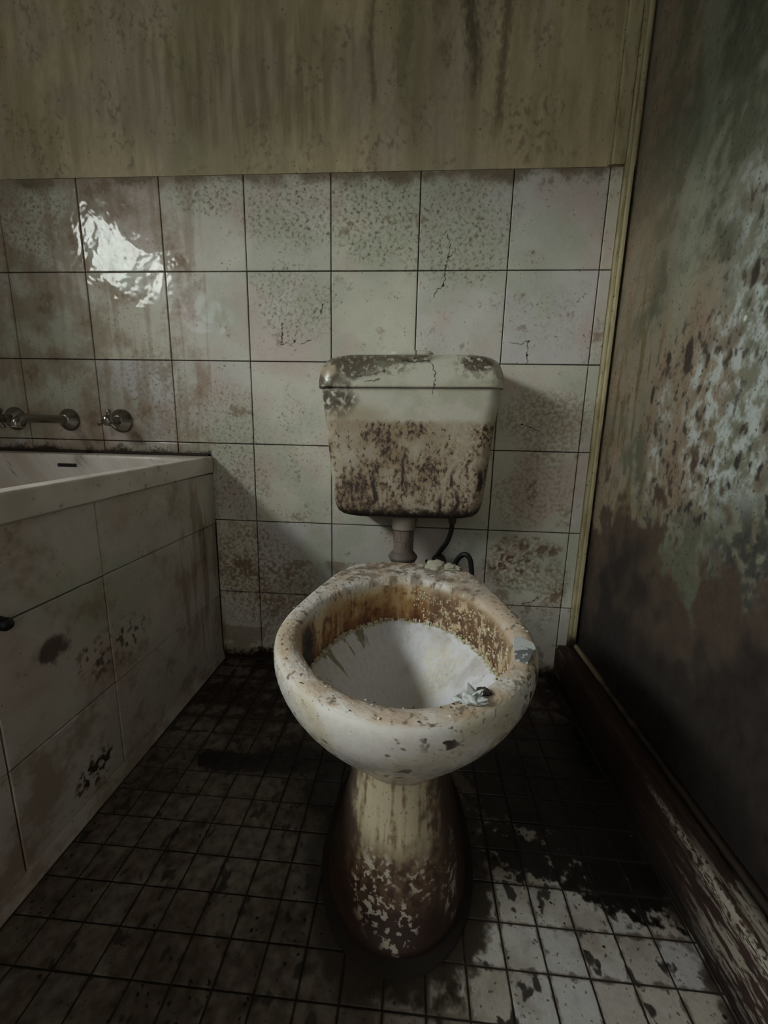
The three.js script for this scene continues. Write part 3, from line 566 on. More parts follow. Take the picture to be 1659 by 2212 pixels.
// ------------------------------------------------------------ cistern
const CX = 0.196;
{
  const c = thing('cistern', 'dirty white toilet cistern with mouldy lid on the tiled wall', 'cistern', [CX, 0.455, 0.004]);
  c.rotation.z = 0.009;
  const Z = (z) => z;                                       // local: x about the middle, y up from the bottom, z out of the wall
  const wrap = (x, y, z) => [x + Math.sign(x) * 0.75 * Math.max(0, 0.13 - z), y];
  const cracks = [poly([0.005, 0.325], [0.035, 0.327], [0.045, 0.318], [0.05, 0.30], [0.049, 0.28], [0.046, 0.262]), poly([0.01, 0.331], [0.025, 0.338], [0.035, 0.336]), poly([-0.02, 0.33], [0.0, 0.326], [0.008, 0.318]), poly([-0.11, 0.295], [-0.07, 0.30], [-0.05, 0.307]), poly([-0.09, 0.285], [-0.06, 0.29]), poly([-0.02, 0.335], [-0.015, 0.328])];
  const ct = planar(-0.30, 0.30, -0.01, 0.36, 1700, (x, y) => {
    const f1 = fbm(x * 75, y * 75, 114, 5), f2 = fbm(x * 13, y * 13, 118, 5), f3 = fbm(x * 260, y * 230, 119, 4), st = fbm(x * 95, y * 22, 121, 5), fine = fbm(x * 130, y * 95, 122, 5);
    const c = [0.72, 0.71, 0.655];
    mix3(c, [0.63, 0.62, 0.54], ss(-0.1, 0.4, f2) * 0.6); mul3(c, 1 + 0.04 * f3);
    if (y > 0.272) {                                         // lid
      const g1 = Math.max(blob(x, y, -0.13, 0.322, 0.10, 0.034, f2), blob(x, y, -0.185, 0.305, 0.07, 0.045, f2), blob(x, y, -0.05, 0.336, 0.10, 0.014, f2));
      mix3(c, [0.27, 0.235, 0.185], g1 * ss(-0.8, 0.1, f1 + 0.4 * f3) * 0.92);
      mix3(c, [0.42, 0.43, 0.35], blob(x, y, -0.05, 0.315, 0.06, 0.02, f2) * ss(-0.15, 0.3, f1) * 0.75);
      mix3(c, [0.24, 0.19, 0.165], blob(x, y, 0.135, 0.322, 0.034, 0.017, f2 * 0.7 + 0.3 * f1) * ss(-0.5, 0.0, f1) * 0.95);
      mix3(c, [0.48, 0.47, 0.38], blob(x, y, 0.15, 0.315, 0.07, 0.04, f2) * ss(-0.1, 0.3, f1) * 0.6);
      mix3(c, [0.40, 0.37, 0.31], blob(x, y, 0.0, 0.335, 0.05, 0.012, f2) * ss(-0.2, 0.2, f1) * 0.6);
      mix3(c, [0.62, 0.56, 0.46], blob(x, y, -0.165, 0.307, 0.022, 0.014, f2) * 0.8);
      mix3(c, [0.35, 0.30, 0.25], blob(x, y, -0.165, 0.277, 0.06, 0.01, f2) * ss(-0.2, 0.3, f1) * 0.7);
    } else {
      // black mould under the lid at the left
      mix3(c, [0.25, 0.215, 0.175], blob(x, y, -0.15, 0.242, 0.052, 0.034, f2 + 0.3 * f1) * ss(-0.4, 0.1, f1) * 0.92);
      mix3(c, [0.60, 0.54, 0.45], blob(x, y, -0.12, 0.215, 0.08, 0.03, f2) * 0.6);
      // baked-on brown dirt, with a level upper edge where something once covered the tank
      const dirty = ss(0.215, 0.200, y + 0.006 * f2 + 0.004 * f1) * ss(-0.19, -0.155, x + 0.02 * f2) ;
      mix3(c, [0.55, 0.48, 0.39], dirty * clamp(0.75 + 0.6 * f2));
      const load = 1.1 * f2 + 0.35 * fbm(x * 28, y * 20, 123, 4) + (y < 0.125 + 0.05 * f2 ? 0.10 : -0.06) - (x > 0.02 + 0.06 * f2 ? 0.12 : 0);
      mix3(c, [0.50, 0.41, 0.28], dirty * ss(0.05, 0.45, f2 + 0.2) * ss(0.10, -0.10, Math.abs(x + 0.03) - 0.02) * 0.5);
      const gr = ss(-0.2, 0.45, 0.6 * load + st * 0.6 + fine * 0.75 + 0.28 * f1 + 0.55 * (0.12 - y) / 0.12 * 0.35 - 0.05 + 0.12 * f2 - 0.10 * ss(0.02, 0.12, x));
      mix3(c, [0.37, 0.295, 0.235], dirty * gr * 0.8);
      const blk = ss(0.16, 0.6, 0.75 * fine + 0.35 * st + 0.45 * f3 + 0.5 * load);
      mix3(c, [0.17, 0.125, 0.105], dirty * blk * 0.9);
      mix3(c, [0.72, 0.69, 0.62], dirty * ss(0.02, 0.12, x) * ss(0.0, 0.4, -fine + 0.3 * f2) * ss(0.015, 0.06, y) * 0.5);
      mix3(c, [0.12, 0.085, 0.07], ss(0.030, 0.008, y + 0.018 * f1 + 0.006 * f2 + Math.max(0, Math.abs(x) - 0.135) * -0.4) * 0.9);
      for (const [cx, y0, y1, w] of [[0.07, 0.01, 0.06, 0.004], [0.105, 0.02, 0.07, 0.0045], [-0.01, 0.07, 0.13, 0.003], [-0.07, 0.03, 0.1, 0.005], [0.09, 0.07, 0.11, 0.004], [0.15, 0.06, 0.12, 0.006]])
        mix3(c, [0.13, 0.09, 0.075], ss(1.2, 0.4, Math.abs(x - cx - 0.004 * n3(y * 60, cx * 50, 1)) / w + 0.7 * fine) * ss(y0, y0 + 0.01, y) * ss(y1, y1 - 0.02, y) * 0.85);
    }
    for (const k of cracks) crack(c, x, y, k, 0.0018, [0.14, 0.12, 0.1]);
    return c;
  });
  const cr = planar(-0.30, 0.30, -0.01, 0.36, 900, (x, y) => { const f1 = fbm(x * 75, y * 75, 114, 4), d = ss(0.215, 0.2, y), fine = fbm(x * 150, y * 110, 122, 3); return [0.5 + (0.15 + 0.35 * d) * fine + 0.12 * f1, clamp(0.38 + 0.3 * d + 0.2 * f1), 0]; }, true);
  const cm = std({ map: ct, roughnessMap: cr, roughness: 1, bumpMap: cr, bumpScale: 0.0012 });
  const uv = (x, y, z) => uvIn(ct, ...wrap(x, y, z));
  const ring = (hw, zf, r, y) => roundedRect(0, zf / 2, hw, zf / 2, r, y, 9);
  mesh('tank', loft([ring(0.118, 0.115, 0.04, 0.0), ring(0.137, 0.136, 0.04, 0.0012), ring(0.149, 0.148, 0.04, 0.006), ring(0.156, 0.155, 0.038, 0.014), ring(0.1605, 0.1585, 0.036, 0.026), ring(0.1635, 0.1605, 0.035, 0.045), ring(0.168, 0.162, 0.034, 0.09), ring(0.1735, 0.1635, 0.034, 0.15), ring(0.1795, 0.165, 0.033, 0.21), ring(0.1845, 0.166, 0.032, 0.262), ring(0.186, 0.1665, 0.032, 0.274)], { capA: true, capB: true, uv }), cm, c);
  const lid = mesh('lid', loft([ring(0.184, 0.166, 0.032, 0.2745), ring(0.1905, 0.172, 0.035, 0.2745), ring(0.1915, 0.173, 0.035, 0.278), ring(0.191, 0.1725, 0.035, 0.290), ring(0.1885, 0.170, 0.036, 0.305), ring(0.184, 0.166, 0.037, 0.319), ring(0.1765, 0.159, 0.038, 0.3305), ring(0.166, 0.150, 0.04, 0.338), ring(0.152, 0.137, 0.042, 0.3425), ring(0.12, 0.115, 0.045, 0.346), ring(0.06, 0.07, 0.03, 0.3485)], { capA: true, capB: true, uv }), cm, c);
  mesh('button_plate', loft([ring(0.046, 0.112, 0.02, 0.3455), ring(0.048, 0.114, 0.02, 0.3485), ring(0.047, 0.113, 0.02, 0.353), ring(0.042, 0.108, 0.02, 0.3565)], { capA: true, capB: true, uv: (x, y, z) => uvIn(ct, x + 0.04, 0.29 + z * 0.1) }), cm, lid).userData.label = 'low flush button plate on the lid';
}
// flush pipe between cistern and pan
{
  const p = thing('flush_pipe', 'short grey flush pipe between cistern and toilet pan', 'pipe', [0.189, 0.355, 0.1]);
  const V = (a) => a.map(([r, y]) => new THREE.Vector2(r, y));
  const pt = planar(0, 1, 0, 0.12, 500, (u, y) => { const f = fbm3(Math.cos(u * 6.283) * 3, Math.sin(u * 6.283) * 3, y * 40, 4), c = [0.47, 0.42, 0.39]; mix3(c, [0.34, 0.27, 0.21], ss(-0.1, 0.4, f) * 0.8); mix3(c, [0.42, 0.31, 0.19], ss(0.3, 0.1, Math.abs(y - 0.062) * 40 + f) * 0.6); return c; });
  const pg = new THREE.LatheGeometry(V([[0.0235, -0.02], [0.0235, 0.035], [0.0242, 0.0365], [0.0242, 0.039], [0.0235, 0.0405], [0.0235, 0.09]]), 40);
  mesh('pipe', pg, std({ map: pt, roughness: 0.45 }), p);
  const nut = new THREE.LatheGeometry(V([[0.02, 0.066], [0.0265, 0.066], [0.0275, 0.068], [0.0285, 0.090], [0.030, 0.092], [0.030, 0.0995], [0.02, 0.0995]]), 40), P = nut.attributes.position;
  for (let i = 0; i < P.count; i++) { const x = P.getX(i), z = P.getZ(i), a = Math.atan2(z, x), k = 1 + 0.02 * Math.sin(a * 20); if (P.getY(i) < 0.091) { P.setX(i, x * k); P.setZ(i, z * k); } }
  nut.computeVertexNormals();
  mesh('coupling_nut', nut, std({ color: 0x8f857b, roughness: 0.6 }), p).userData.label = 'ribbed pale coupling nut under the cistern';
  mesh('rubber_flange', new THREE.LatheGeometry(V([[0.0236, 0.012], [0.0262, 0.0105], [0.029, 0.0065], [0.0335, 0.001], [0.0345, -0.002], [0.033, -0.005], [0.029, -0.012], [0.0236, -0.02]]).reverse(), 40), std({ color: 0x5e534d, roughness: 0.6 }), p).userData.label = 'flared rubber flange where the pipe enters the pan';
}
// water hose with valve
{
  const h = thing('water_hose', 'black water hose with valve looping from the cistern behind the pan', 'hose', [0.29, 0.25, 0.05]);
  const tube = (pts, r, n = 50) => new THREE.TubeGeometry(new THREE.CatmullRomCurve3(pts.map((q) => new THREE.Vector3(q[0] - 0.29, q[1] - 0.25, q[2] - 0.05))), n, r, 12);
  mesh('hose', tube([[0.302, 0.44, 0.075], [0.301, 0.415, 0.075], [0.293, 0.385, 0.07], [0.281, 0.362, 0.06], [0.272, 0.342, 0.05], [0.268, 0.325, 0.045]], 0.0058), M.black, h);
  mesh('hose_loop', tube([[0.30, 0.29, 0.05], [0.315, 0.325, 0.06], [0.327, 0.352, 0.072], [0.338, 0.358, 0.078], [0.347, 0.35, 0.08], [0.353, 0.325, 0.08], [0.355, 0.29, 0.08], [0.35, 0.22, 0.07], [0.335, 0.15, 0.05]], 0.0062), M.black, h);
  mesh('tail_nut', new THREE.CylinderGeometry(0.011, 0.0095, 0.02, 6).translate(0.012, 0.193, 0.025), std({ color: 0x4b4038, roughness: 0.6 }), h);
  const body = new THREE.LatheGeometry([[0, 0.02], [0.009, 0.019], [0.016, 0.012], [0.018, 0.002], [0.018, -0.014], [0.014, -0.022], [0.009, -0.026], [0, -0.026]].map(([r, y]) => new THREE.Vector2(r, y)).reverse(), 24).translate(-0.013, 0.077, 0.0);
  const stub = new THREE.CylinderGeometry(0.008, 0.008, 0.05, 16).rotateX(Math.PI / 2).translate(-0.013, 0.07, -0.024), lever = new THREE.CapsuleGeometry(0.005, 0.026, 4, 10).rotateZ(0.9).translate(-0.032, 0.072, 0.008);
  mesh('valve', mergeGeometries([body, stub, lever].map((g) => { const q = g.toNonIndexed(); return q; })), M.black, h);
}
// ------------------------------------------------------------ toilet pan
const PX = 0.204, PZ = 0.50, RIM = 0.385;
const RO = [[0, 0.211], [15, 0.207], [30, 0.198], [45, 0.188], [60, 0.181], [75, 0.176], [90, 0.173], [105, 0.173], [120, 0.183], [135, 0.206], [147, 0.238], [157, 0.264], [168, 0.270], [180, 0.266]];
const RI = [[0, 0.176], [15, 0.171], [30, 0.162], [45, 0.153], [60, 0.148], [75, 0.143], [90, 0.138], [105, 0.136], [120, 0.139], [135, 0.147], [147, 0.155], [157, 0.162], [168, 0.169], [180, 0.172]];
function tab(t, deg) {                                       // smooth, even about 0 and 180
  let d = ((deg % 360) + 360) % 360; if (d > 180) d = 360 - d;
  let i = 0; while (i + 2 < t.length && d > t[i + 1][0]) i++;
  const g = (k) => k < 0 ? [-t[-k][0], t[-k][1]] : k >= t.length ? [360 - t[2 * t.length - 2 - k][0], t[2 * t.length - 2 - k][1]] : t[k];
  const [x0, y0] = g(i - 1), [x1, y1] = g(i), [x2, y2] = g(i + 1), [x3, y3] = g(i + 2), s = (d - x1) / (x2 - x1);
  const m1 = (y2 - y0) / (x2 - x0) * (x2 - x1), m2 = (y3 - y1) / (x3 - x1) * (x2 - x1), s2 = s * s, s3 = s2 * s;
  return (2 * s3 - 3 * s2 + 1) * y1 + (s3 - 2 * s2 + s) * m1 + (-2 * s3 + 3 * s2) * y2 + (s3 - s2) * m2;
}
// horizontal outline of the stem under the bowl, as a radius about (PX, PZ)
const stemR = (deg) => { const a = deg * Math.PI / 180, s = Math.sin(a), c = Math.cos(a), rx = 0.0655, rz = c > 0 ? 0.092 : 0.19; return 1 / Math.pow(Math.pow(Math.abs(s) / rx, 2.3) + Math.pow(Math.abs(c) / rz, 2.3), 1 / 2.3); };
function bowlProfile(deg) {                                  // list of [radius, y] from the underside over the rim to the sump
  const ro = tab(RO, deg), ri = tab(RI, deg), st = stemR(deg), out = [];
  for (const [f, y] of [[0, 0.205], [0.06, 0.2155], [0.13, 0.225], [0.2, 0.2335], [0.3, 0.2455], [0.4, 0.258], [0.5, 0.271], [0.6, 0.284], [0.7, 0.2975], [0.79, 0.310], [0.86, 0.321], [0.915, 0.331], [0.955, 0.340], [0.98, 0.348], [0.993, 0.355], [0.999, 0.361], [1, 0.365]]) out.push([st + (ro - st) * f, y]);
  out.push([ro, 0.370], [ro - 0.0012, 0.377], [ro - 0.0045, 0.3822], [ro - 0.0095, 0.3848]);
  out.push([lerp(ro - 0.0095, ri + 0.009, 0.25), 0.3855], [lerp(ro - 0.0095, ri + 0.009, 0.5), 0.3858], [lerp(ro - 0.0095, ri + 0.009, 0.75), 0.3854], [ri + 0.009, 0.3842], [ri + 0.004, 0.3815], [ri + 0.0008, 0.376], [ri - 0.001, 0.368]);
  const jag = 0.006 * fbm(deg * 0.9, 3, 131, 3) + 0.003 * n3(deg * 2.7, 5, 7);
  const lo = 0.302 + 0.014 * (1 - Math.abs(Math.cos(deg * Math.PI / 360))) * 0 + jag;
  out.push([ri - 0.0015, 0.352], [ri - 0.0018, 0.336], [ri - 0.002, 0.32], [ri - 0.0025, lo + 0.006], [ri - 0.003, lo + 0.001], [ri - 0.0005, lo], [ri + 0.0045, lo + 0.002]);
  const bi = Math.min(ro - 0.014, ri + 0.014);               // the basin behind the skirt
  for (const [f, y] of [[0.985, 0.312], [0.97, 0.308], [0.87, 0.300], [0.72, 0.282], [0.6, 0.264], [0.45, 0.241], [0.33, 0.227], [0.2, 0.217], [0.08, 0.213]]) out.push([bi * f, y]);
  return out;
}
const nB = 300, profiles = [...Array(nB)].map((_, i) => bowlProfile(360 * i / nB)), nP = profiles[0].length;
const bowlPoint = (i, k) => { const a = 2 * Math.PI * i / nB, [r, y] = profiles[((i % nB) + nB) % nB][k]; return [PX + r * Math.sin(a), y, PZ + r * Math.cos(a)]; };
// stretch of the profile for the texture
const K = { side: [0, 19], top: [20, 24], wall: [24, 34], basin: [35, nP - 1] };
const bowlTex = (() => {
  const w = 1440, h = 960, px = new Uint8Array(w * h * 4), rel = new Float32Array(800 * 550 * 4);
  const arc = [0]; for (let k = 1; k < nP; k++) { const p = profiles[75][k - 1], q = profiles[75][k]; arc.push(arc[k - 1] + Math.hypot(p[0] - q[0], p[1] - q[1])); }
  const look = (u, v) => {
    const fi = u * nB, i = Math.floor(fi), ti = fi - i, fk = v * (nP - 1), k = Math.min(nP - 2, Math.floor(fk)), tk = fk - k;
    const A = bowlPoint(i, k), B = bowlPoint(i + 1, k), C = bowlPoint(i, k + 1), D = bowlPoint(i + 1, k + 1);
    const q = [0, 1, 2].map((m) => lerp(lerp(A[m], B[m], ti), lerp(C[m], D[m], ti), tk));
    return [...q, fk, lerp(arc[k], arc[k + 1], tk)];
  };
  const paint = (u, v) => {
    const [x, y, z, k, b] = look(u, v), deg = u * 360, dd = deg > 180 ? deg - 360 : deg, a = dd * 0.0028;   // dd < 0: left (bath side)
    if (k < 18 && Math.abs(dd) > 125) return [0.7, 0.66, 0.58];
    const lie = k > 19.5 && k < 26.5, p = lie ? x : a, q = lie ? z : b;
    const f1 = fbm(p * 75, q * 75, 1, 5), f2 = fbm3(x * 14, y * 14, z * 14, 3), f3 = fbm(p * 210, q * 210, 2, 4), f4 = fbm(p * 36, q * 36, 3, 5), st = fbm(a * 60, b * 8, 4, 5), sc = fbm(a * 115, b * 115, 5, 4);
    const c = [0.80, 0.785, 0.765], a0 = a;
    mul3(c, 1 + 0.03 * f3);
    const side = k < 20.5, top = k >= 18.5 && k <= 27.5, wall = k > 25.5 && k < 35.2, basin = k >= 35.2;
    if (side) {
      mix3(c, [0.72, 0.68, 0.58], ss(-0.1, 0.45, f2) * 0.7);
      mix3(c, [0.66, 0.58, 0.45], ss(0.285, 0.21, y + 0.03 * f2) * ss(-0.5, 0.25, f2 + 0.2 * f1) * 0.75);
      mix3(c, [0.58, 0.50, 0.38], ss(0.235, 0.2, y + 0.03 * f2 + 0.01 * f1) * ss(-0.2, 0.4, f4) * 0.7);
      mix3(c, [0.40, 0.35, 0.29], ss(0.48, 0.62, f3 + 0.3 * f2) * 0.55);
      mix3(c, [0.30, 0.26, 0.21], ss(0.50, 0.62, f4 + 0.35 * f1) * 0.7);
      mix3(c, [0.12, 0.10, 0.09], ss(14, 4, Math.abs(dd - 55) + 10 * f2) * ss(0.05, 0.3, f1) * ss(0.33, 0.35, y) * 0.85);
      mix3(c, [0.14, 0.12, 0.09], ss(8, 2, Math.abs(dd - 12) + 6 * f2) * ss(0.05, 0.25, f1) * ss(0.35, 0.362, y) * 0.85);
    }
    if (top) {
      const a = ss(18.5, 20, k) * ss(27.5, 26, k);
      mix3(c, [0.70, 0.61, 0.51], a * ss(-0.5, 0.4, f2 + 0.35 * f1) * 0.8);
      mix3(c, [0.66, 0.53, 0.42], a * ss(-0.1, 0.5, f4 + 0.3 * f3) * ss(95, 30, Math.abs(dd)) * 0.6);
      mix3(c, [0.74, 0.70, 0.66], a * ss(0.05, 0.35, f3 + 0.4 * f4) * 0.6);
      mix3(c, [0.36, 0.335, 0.30], a * ss(0.36, 0.56, f1 + 0.3 * f4 + 0.2 * f3) * 0.7);
      mix3(c, [0.42, 0.35, 0.29], a * ss(125, 150, Math.abs(dd)) * ss(-0.15, 0.3, f4 + 0.3 * f1) * 0.65);
      mix3(c, [0.28, 0.24, 0.2], a * ss(0.45, 0.6, f3) * 0.6);
    }
    if (wall) {
      const a = ss(25.5, 28, k);
      const d = (0.385 - y) / 0.085;                         // 0 at the lip, 1 at the skirt
      mix3(c, [0.72, 0.62, 0.43], a * 0.85);
      mix3(c, [0.60, 0.47, 0.29], a * ss(-0.2, 0.35, f2 + 0.3 * f4) * 0.8);
      mix3(c, [0.42, 0.235, 0.10], a * ss(0.25, 0.9, d + 0.6 * st + 0.25 * f4 + 0.15 * f1) * 0.85);
      mix3(c, [0.27, 0.13, 0.06], a * ss(0.8, 1.1, d + 0.4 * st + 0.2 * f1) * 0.85);
      mix3(c, [0.33, 0.215, 0.13], a * ss(0.1, 0.5, 0.7 * f1 + 0.5 * f4 + 0.3 * st) * 0.65);
      const rt = ss(172, 160, dd) * ss(60, 95, dd) * (dd > 0 ? 1 : 0);   // scabby right-hand back
      mix3(c, [0.34, 0.25, 0.18], a * rt * 0.75);
      mix3(c, [0.45, 0.30, 0.20], a * rt * ss(0.0, 0.4, f4) * 0.7);
      mix3(c, [0.62, 0.53, 0.43], a * rt * ss(-0.05, 0.4, f4 + 0.3 * f1) * 0.6);
      mix3(c, [0.78, 0.72, 0.60], a * rt * ss(0.12, 0.34, 0.8 * sc + 0.9 * f4 - 0.02) * 0.9);
      mix3(c, [0.74, 0.68, 0.58], a * (dd > 0 ? ss(95, 70, dd) : 0) * ss(-0.1, 0.3, f4) * 0.7);
      mix3(c, [0.09, 0.055, 0.035], a * ss(13, 6, Math.abs(dd + 86) + 12 * f1 + 8 * f4) * 0.95);
      mix3(c, [0.82, 0.79, 0.68], ss(31.2, 32.6, k + 1.2 * f1) * ss(0.0, 0.25, f3 + f4 * 0.6 + 0.25) * 0.9);
    }
    if (basin) {
      const cc = [0.85, 0.85, 0.87];
      mix3(cc, [0.72, 0.70, 0.68], ss(0.0, 0.45, f2 + 0.2 * f4) * 0.6);
      mix3(cc, [0.46, 0.43, 0.35], ss(0.2, 0.36, fbm(a0 * 42, b * 14, 6, 5) + 0.3 * f4) * ss(0.24, 0.295, y + 0.03 * f1) * (dd < -40 && dd > -160 ? 0.8 : 0.12));
      mix3(cc, [0.50, 0.48, 0.36], ss(0.300, 0.309, y + 0.008 * f1) * 0.8);  // greenish shade under the rim, painted into the basin
      mix3(cc, [0.45, 0.33, 0.2], ss(0.30, 0.318, y + 0.006 * f1) * ss(0.0, 0.3, f4) * 0.8);
      mix3(cc, [0.86, 0.84, 0.76], ss(26, 12, Math.abs(dd - 146) + 8 * f4) * ss(0.05, 0.25, sc + 0.2) * ss(0.2, 0.23, y) * ss(0.3, 0.28, y) * 0.7);
      mix3(cc, [0.45, 0.41, 0.37], ss(0.5, 0.64, f3) * 0.6);
      return cc;
    }
    return c;
  };
  for (let j = 0, o = 0; j < h; j++) for (let i = 0; i < w; i++, o += 4) { const c = paint((i + 0.5) / w, (j + 0.5) / h); for (let q = 0; q < 3; q++) px[o + q] = Math.round(255 * clamp(c[q])); px[o + 3] = 255; }
  for (let j = 0, o = 0; j < 550; j++) for (let i = 0; i < 800; i++, o += 4) {
    const u = (i + 0.5) / 800, [, , , k, b] = look(u, (j + 0.5) / 550), a = (u > 0.5 ? u - 1 : u) * 360 * 0.0028, f1 = fbm(a * 75, b * 75, 1, 5), f3 = fbm(a * 210, b * 210, 2, 4);
    const crust = k > 19 && k < 35.5 ? 1 : 0.12;
    rel[o] = 0.5 + crust * (0.25 * f1 + 0.22 * f3); rel[o + 1] = clamp(k < 18 ? 0.28 + 0.2 * f1 : k > 35.2 ? 0.3 + 0.15 * f1 : 0.7 + 0.2 * f1); rel[o + 3] = 1;
  }
  const mk = (a, w, h, float) => { const t = new THREE.DataTexture(a, w, h, THREE.RGBAFormat, float ? THREE.FloatType : THREE.UnsignedByteType); t.magFilter = t.minFilter = THREE.LinearFilter; t.wrapS = THREE.RepeatWrapping; t.wrapT = THREE.ClampToEdgeWrapping; if (!float) t.colorSpace = THREE.SRGBColorSpace; t.needsUpdate = true; return t; };
  return { map: mk(px, w, h, false), relief: mk(rel, 800, 550, true) };
})();
const pan = thing('toilet_pan', 'filthy white toilet pan without a seat, rusty inside the rim', 'toilet', [PX, 0, PZ]);
const local = (g) => g.translate(-PX, 0, -PZ);
{
  const rings = [...Array(nP).keys()].map((k) => [...Array(nB).keys()].map((i) => {
    const [x, y, z] = bowlPoint(i, k), rough = k > 19 && k < 36 ? 1 : 0, d = rough * (0.0011 * fbm3(x * 70, y * 70, z * 70, 3) + 0.0006 * fbm3(x * 200, y * 200, z * 200, 2));
    return k >= 20 && k <= 25 ? [x, y + d, z] : [x + d * (PX - x) * 6, y, z + d * (PZ - z) * 6];
  }));
  mesh('bowl', local(loft(rings, { capA: true, capB: true })), std({ map: bowlTex.map, roughnessMap: bowlTex.relief, roughness: 1, bumpMap: bowlTex.relief, bumpScale: 0.0022 }), pan);
  // the water trap at the bottom of the basin
  mesh('sump', new THREE.CircleGeometry(0.034, 32).rotateX(-Math.PI / 2).translate(0, 0.2172, 0), std({ color: 0x55493c, roughness: 0.3 }), pan).userData.label = 'dried brown dregs at the bottom of the bowl';
}
{
  // pedestal: oval sections, longer behind
  const sec = (y, hx, zf, zb, e) => [...Array(96).keys()].map((i) => {
    const a = 2 * Math.PI * i / 96, s = Math.sin(a), c = Math.cos(a), r = 1 / Math.pow(Math.pow(Math.abs(s) / hx, e) + Math.pow(Math.abs(c) / (c > 0 ? zf : zb), e), 1 / e);
    return [r * s, y, r * c];
  });
  const rows = [[0.010, 0.1015, 0.146, 0.24, 2.15], [0.012, 0.103, 0.1475, 0.24, 2.15], [0.020, 0.1025, 0.1465, 0.24, 2.15], [0.027, 0.098, 0.140, 0.238, 2.2], [0.045, 0.094, 0.132, 0.236, 2.2], [0.075, 0.088, 0.121, 0.23, 2.2], [0.105, 0.081, 0.112, 0.225, 2.2], [0.135, 0.0735, 0.104, 0.215, 2.25], [0.165, 0.0685, 0.098, 0.20, 2.3], [0.19, 0.066, 0.0955, 0.192, 2.3], [0.215, 0.066, 0.094, 0.188, 2.3]];
  const g = loft(rows.map((r) => sec(...r)), { capA: true, capB: true });
  const w = 1100, h = 640, px = new Uint8Array(w * h * 4);
  for (let j = 0, o = 0; j < h; j++) for (let i = 0; i < w; i++, o += 4) {
    const a = 2 * Math.PI * (i + 0.5) / w, y = 0.22 * (j + 0.5) / h, x = Math.sin(a) * 0.09, z = Math.cos(a) * 0.12, dd = (a > Math.PI ? a - 2 * Math.PI : a) * 180 / Math.PI;
    const s = dd * 0.0019, f1 = fbm(s * 75, y * 75, 201, 5), f2 = fbm(s * 15, y * 15, 202, 4), f3 = fbm(s * 210, y * 190, 203, 4), st = fbm(s * 100, y * 9, 204, 5);
    const c = [0.72, 0.68, 0.575];
    mix3(c, [0.58, 0.50, 0.38], ss(-0.15, 0.4, st + 0.3 * f1) * 0.75);
    mix3(c, [0.45, 0.37, 0.30], ss(0.15, 0.45, st * 0.7 + 0.6 * f1) * 0.7);
    // dried brown splash over the lower half
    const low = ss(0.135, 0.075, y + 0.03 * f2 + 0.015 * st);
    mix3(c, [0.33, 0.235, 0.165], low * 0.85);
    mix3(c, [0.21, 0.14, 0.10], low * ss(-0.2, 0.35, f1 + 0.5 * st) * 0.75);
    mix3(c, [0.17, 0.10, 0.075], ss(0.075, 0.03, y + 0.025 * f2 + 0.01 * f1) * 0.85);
    mix3(c, [0.245 + 0.1 * f1, 0.185 + 0.1 * f1, 0.15 + 0.1 * f1], ss(24, 50, Math.abs(dd + 4) + 26 * f2 + 14 * f1 - 60 * Math.max(0, y - 0.17)) * 0.85);  // sides darkened: shade round the lit front is painted into the colour
    // white scabs of old paint
    const flake = ss(0.06, 0.2, fbm(s * 115, y * 115, 205, 5) + 0.2 * f3 + 0.12 * f2 - 0.03 + 0.5 * fbm(s * 30, y * 30, 206, 3));
    const zone = Math.max(blob(dd, y, -14, 0.075, 17, 0.05, f2), blob(dd, y, 2, 0.045, 14, 0.03, f2), blob(dd, y, 18, 0.085, 12, 0.03, f2) * 0.9, blob(dd, y, 40, 0.05, 12, 0.035, f2) * 0.9, blob(dd, y, 52, 0.08, 6, 0.04, f2) * 0.7);
    mix3(c, [0.74, 0.71, 0.66], zone * flake * 0.95);
    mix3(c, [0.22, 0.18, 0.14], ss(0.48, 0.6, f3) * 0.5);
    for (let q = 0; q < 3; q++) px[o + q] = Math.round(255 * clamp(c[q])); px[o + 3] = 255;
  }
  const t = new THREE.DataTexture(px, w, h); t.colorSpace = THREE.SRGBColorSpace; t.magFilter = t.minFilter = THREE.LinearFilter; t.wrapS = THREE.RepeatWrapping; t.needsUpdate = true;
  const U = g.attributes.uv, P = g.attributes.position; for (let i = 0; i < P.count; i++) U.setY(i, P.getY(i) / 0.22);
  mesh('pedestal', g, std({ map: t, roughness: 0.55 }), pan).userData.label = 'brown-streaked pedestal with scabs of white paint';
  mesh('mortar_bed', loft([sec(0.0002, 0.116, 0.162, 0.252, 2.1), sec(0.004, 0.114, 0.160, 0.25, 2.1), sec(0.0085, 0.105, 0.150, 0.242, 2.1), sec(0.0125, 0.098, 0.142, 0.236, 2.1)], { capA: true, capB: true }), std({ color: 0x1c140f, roughness: 0.9 }), pan).userData.label = 'dark mortar bed under the pedestal';
  // outlet bend behind the stem
  const c = new THREE.CatmullRomCurve3([[0, 0.18, -0.15], [0, 0.2, -0.21], [0, 0.16, -0.26], [0, 0.05, -0.27], [0, 0.001, -0.27]].map((q) => new THREE.Vector3(...q)));
  mesh('outlet_bend', new THREE.TubeGeometry(c, 30, 0.05, 24), std({ map: t, roughness: 0.55 }), pan);
  // spigot that takes the flush pipe, behind the rim
  mesh('inlet_spigot', new RoundedBoxGeometry(0.10, 0.05, 0.075, 3, 0.015).translate(-0.014, 0.342, -0.272), std({ map: bowlTex.map, roughness: 0.6 }), pan);
}
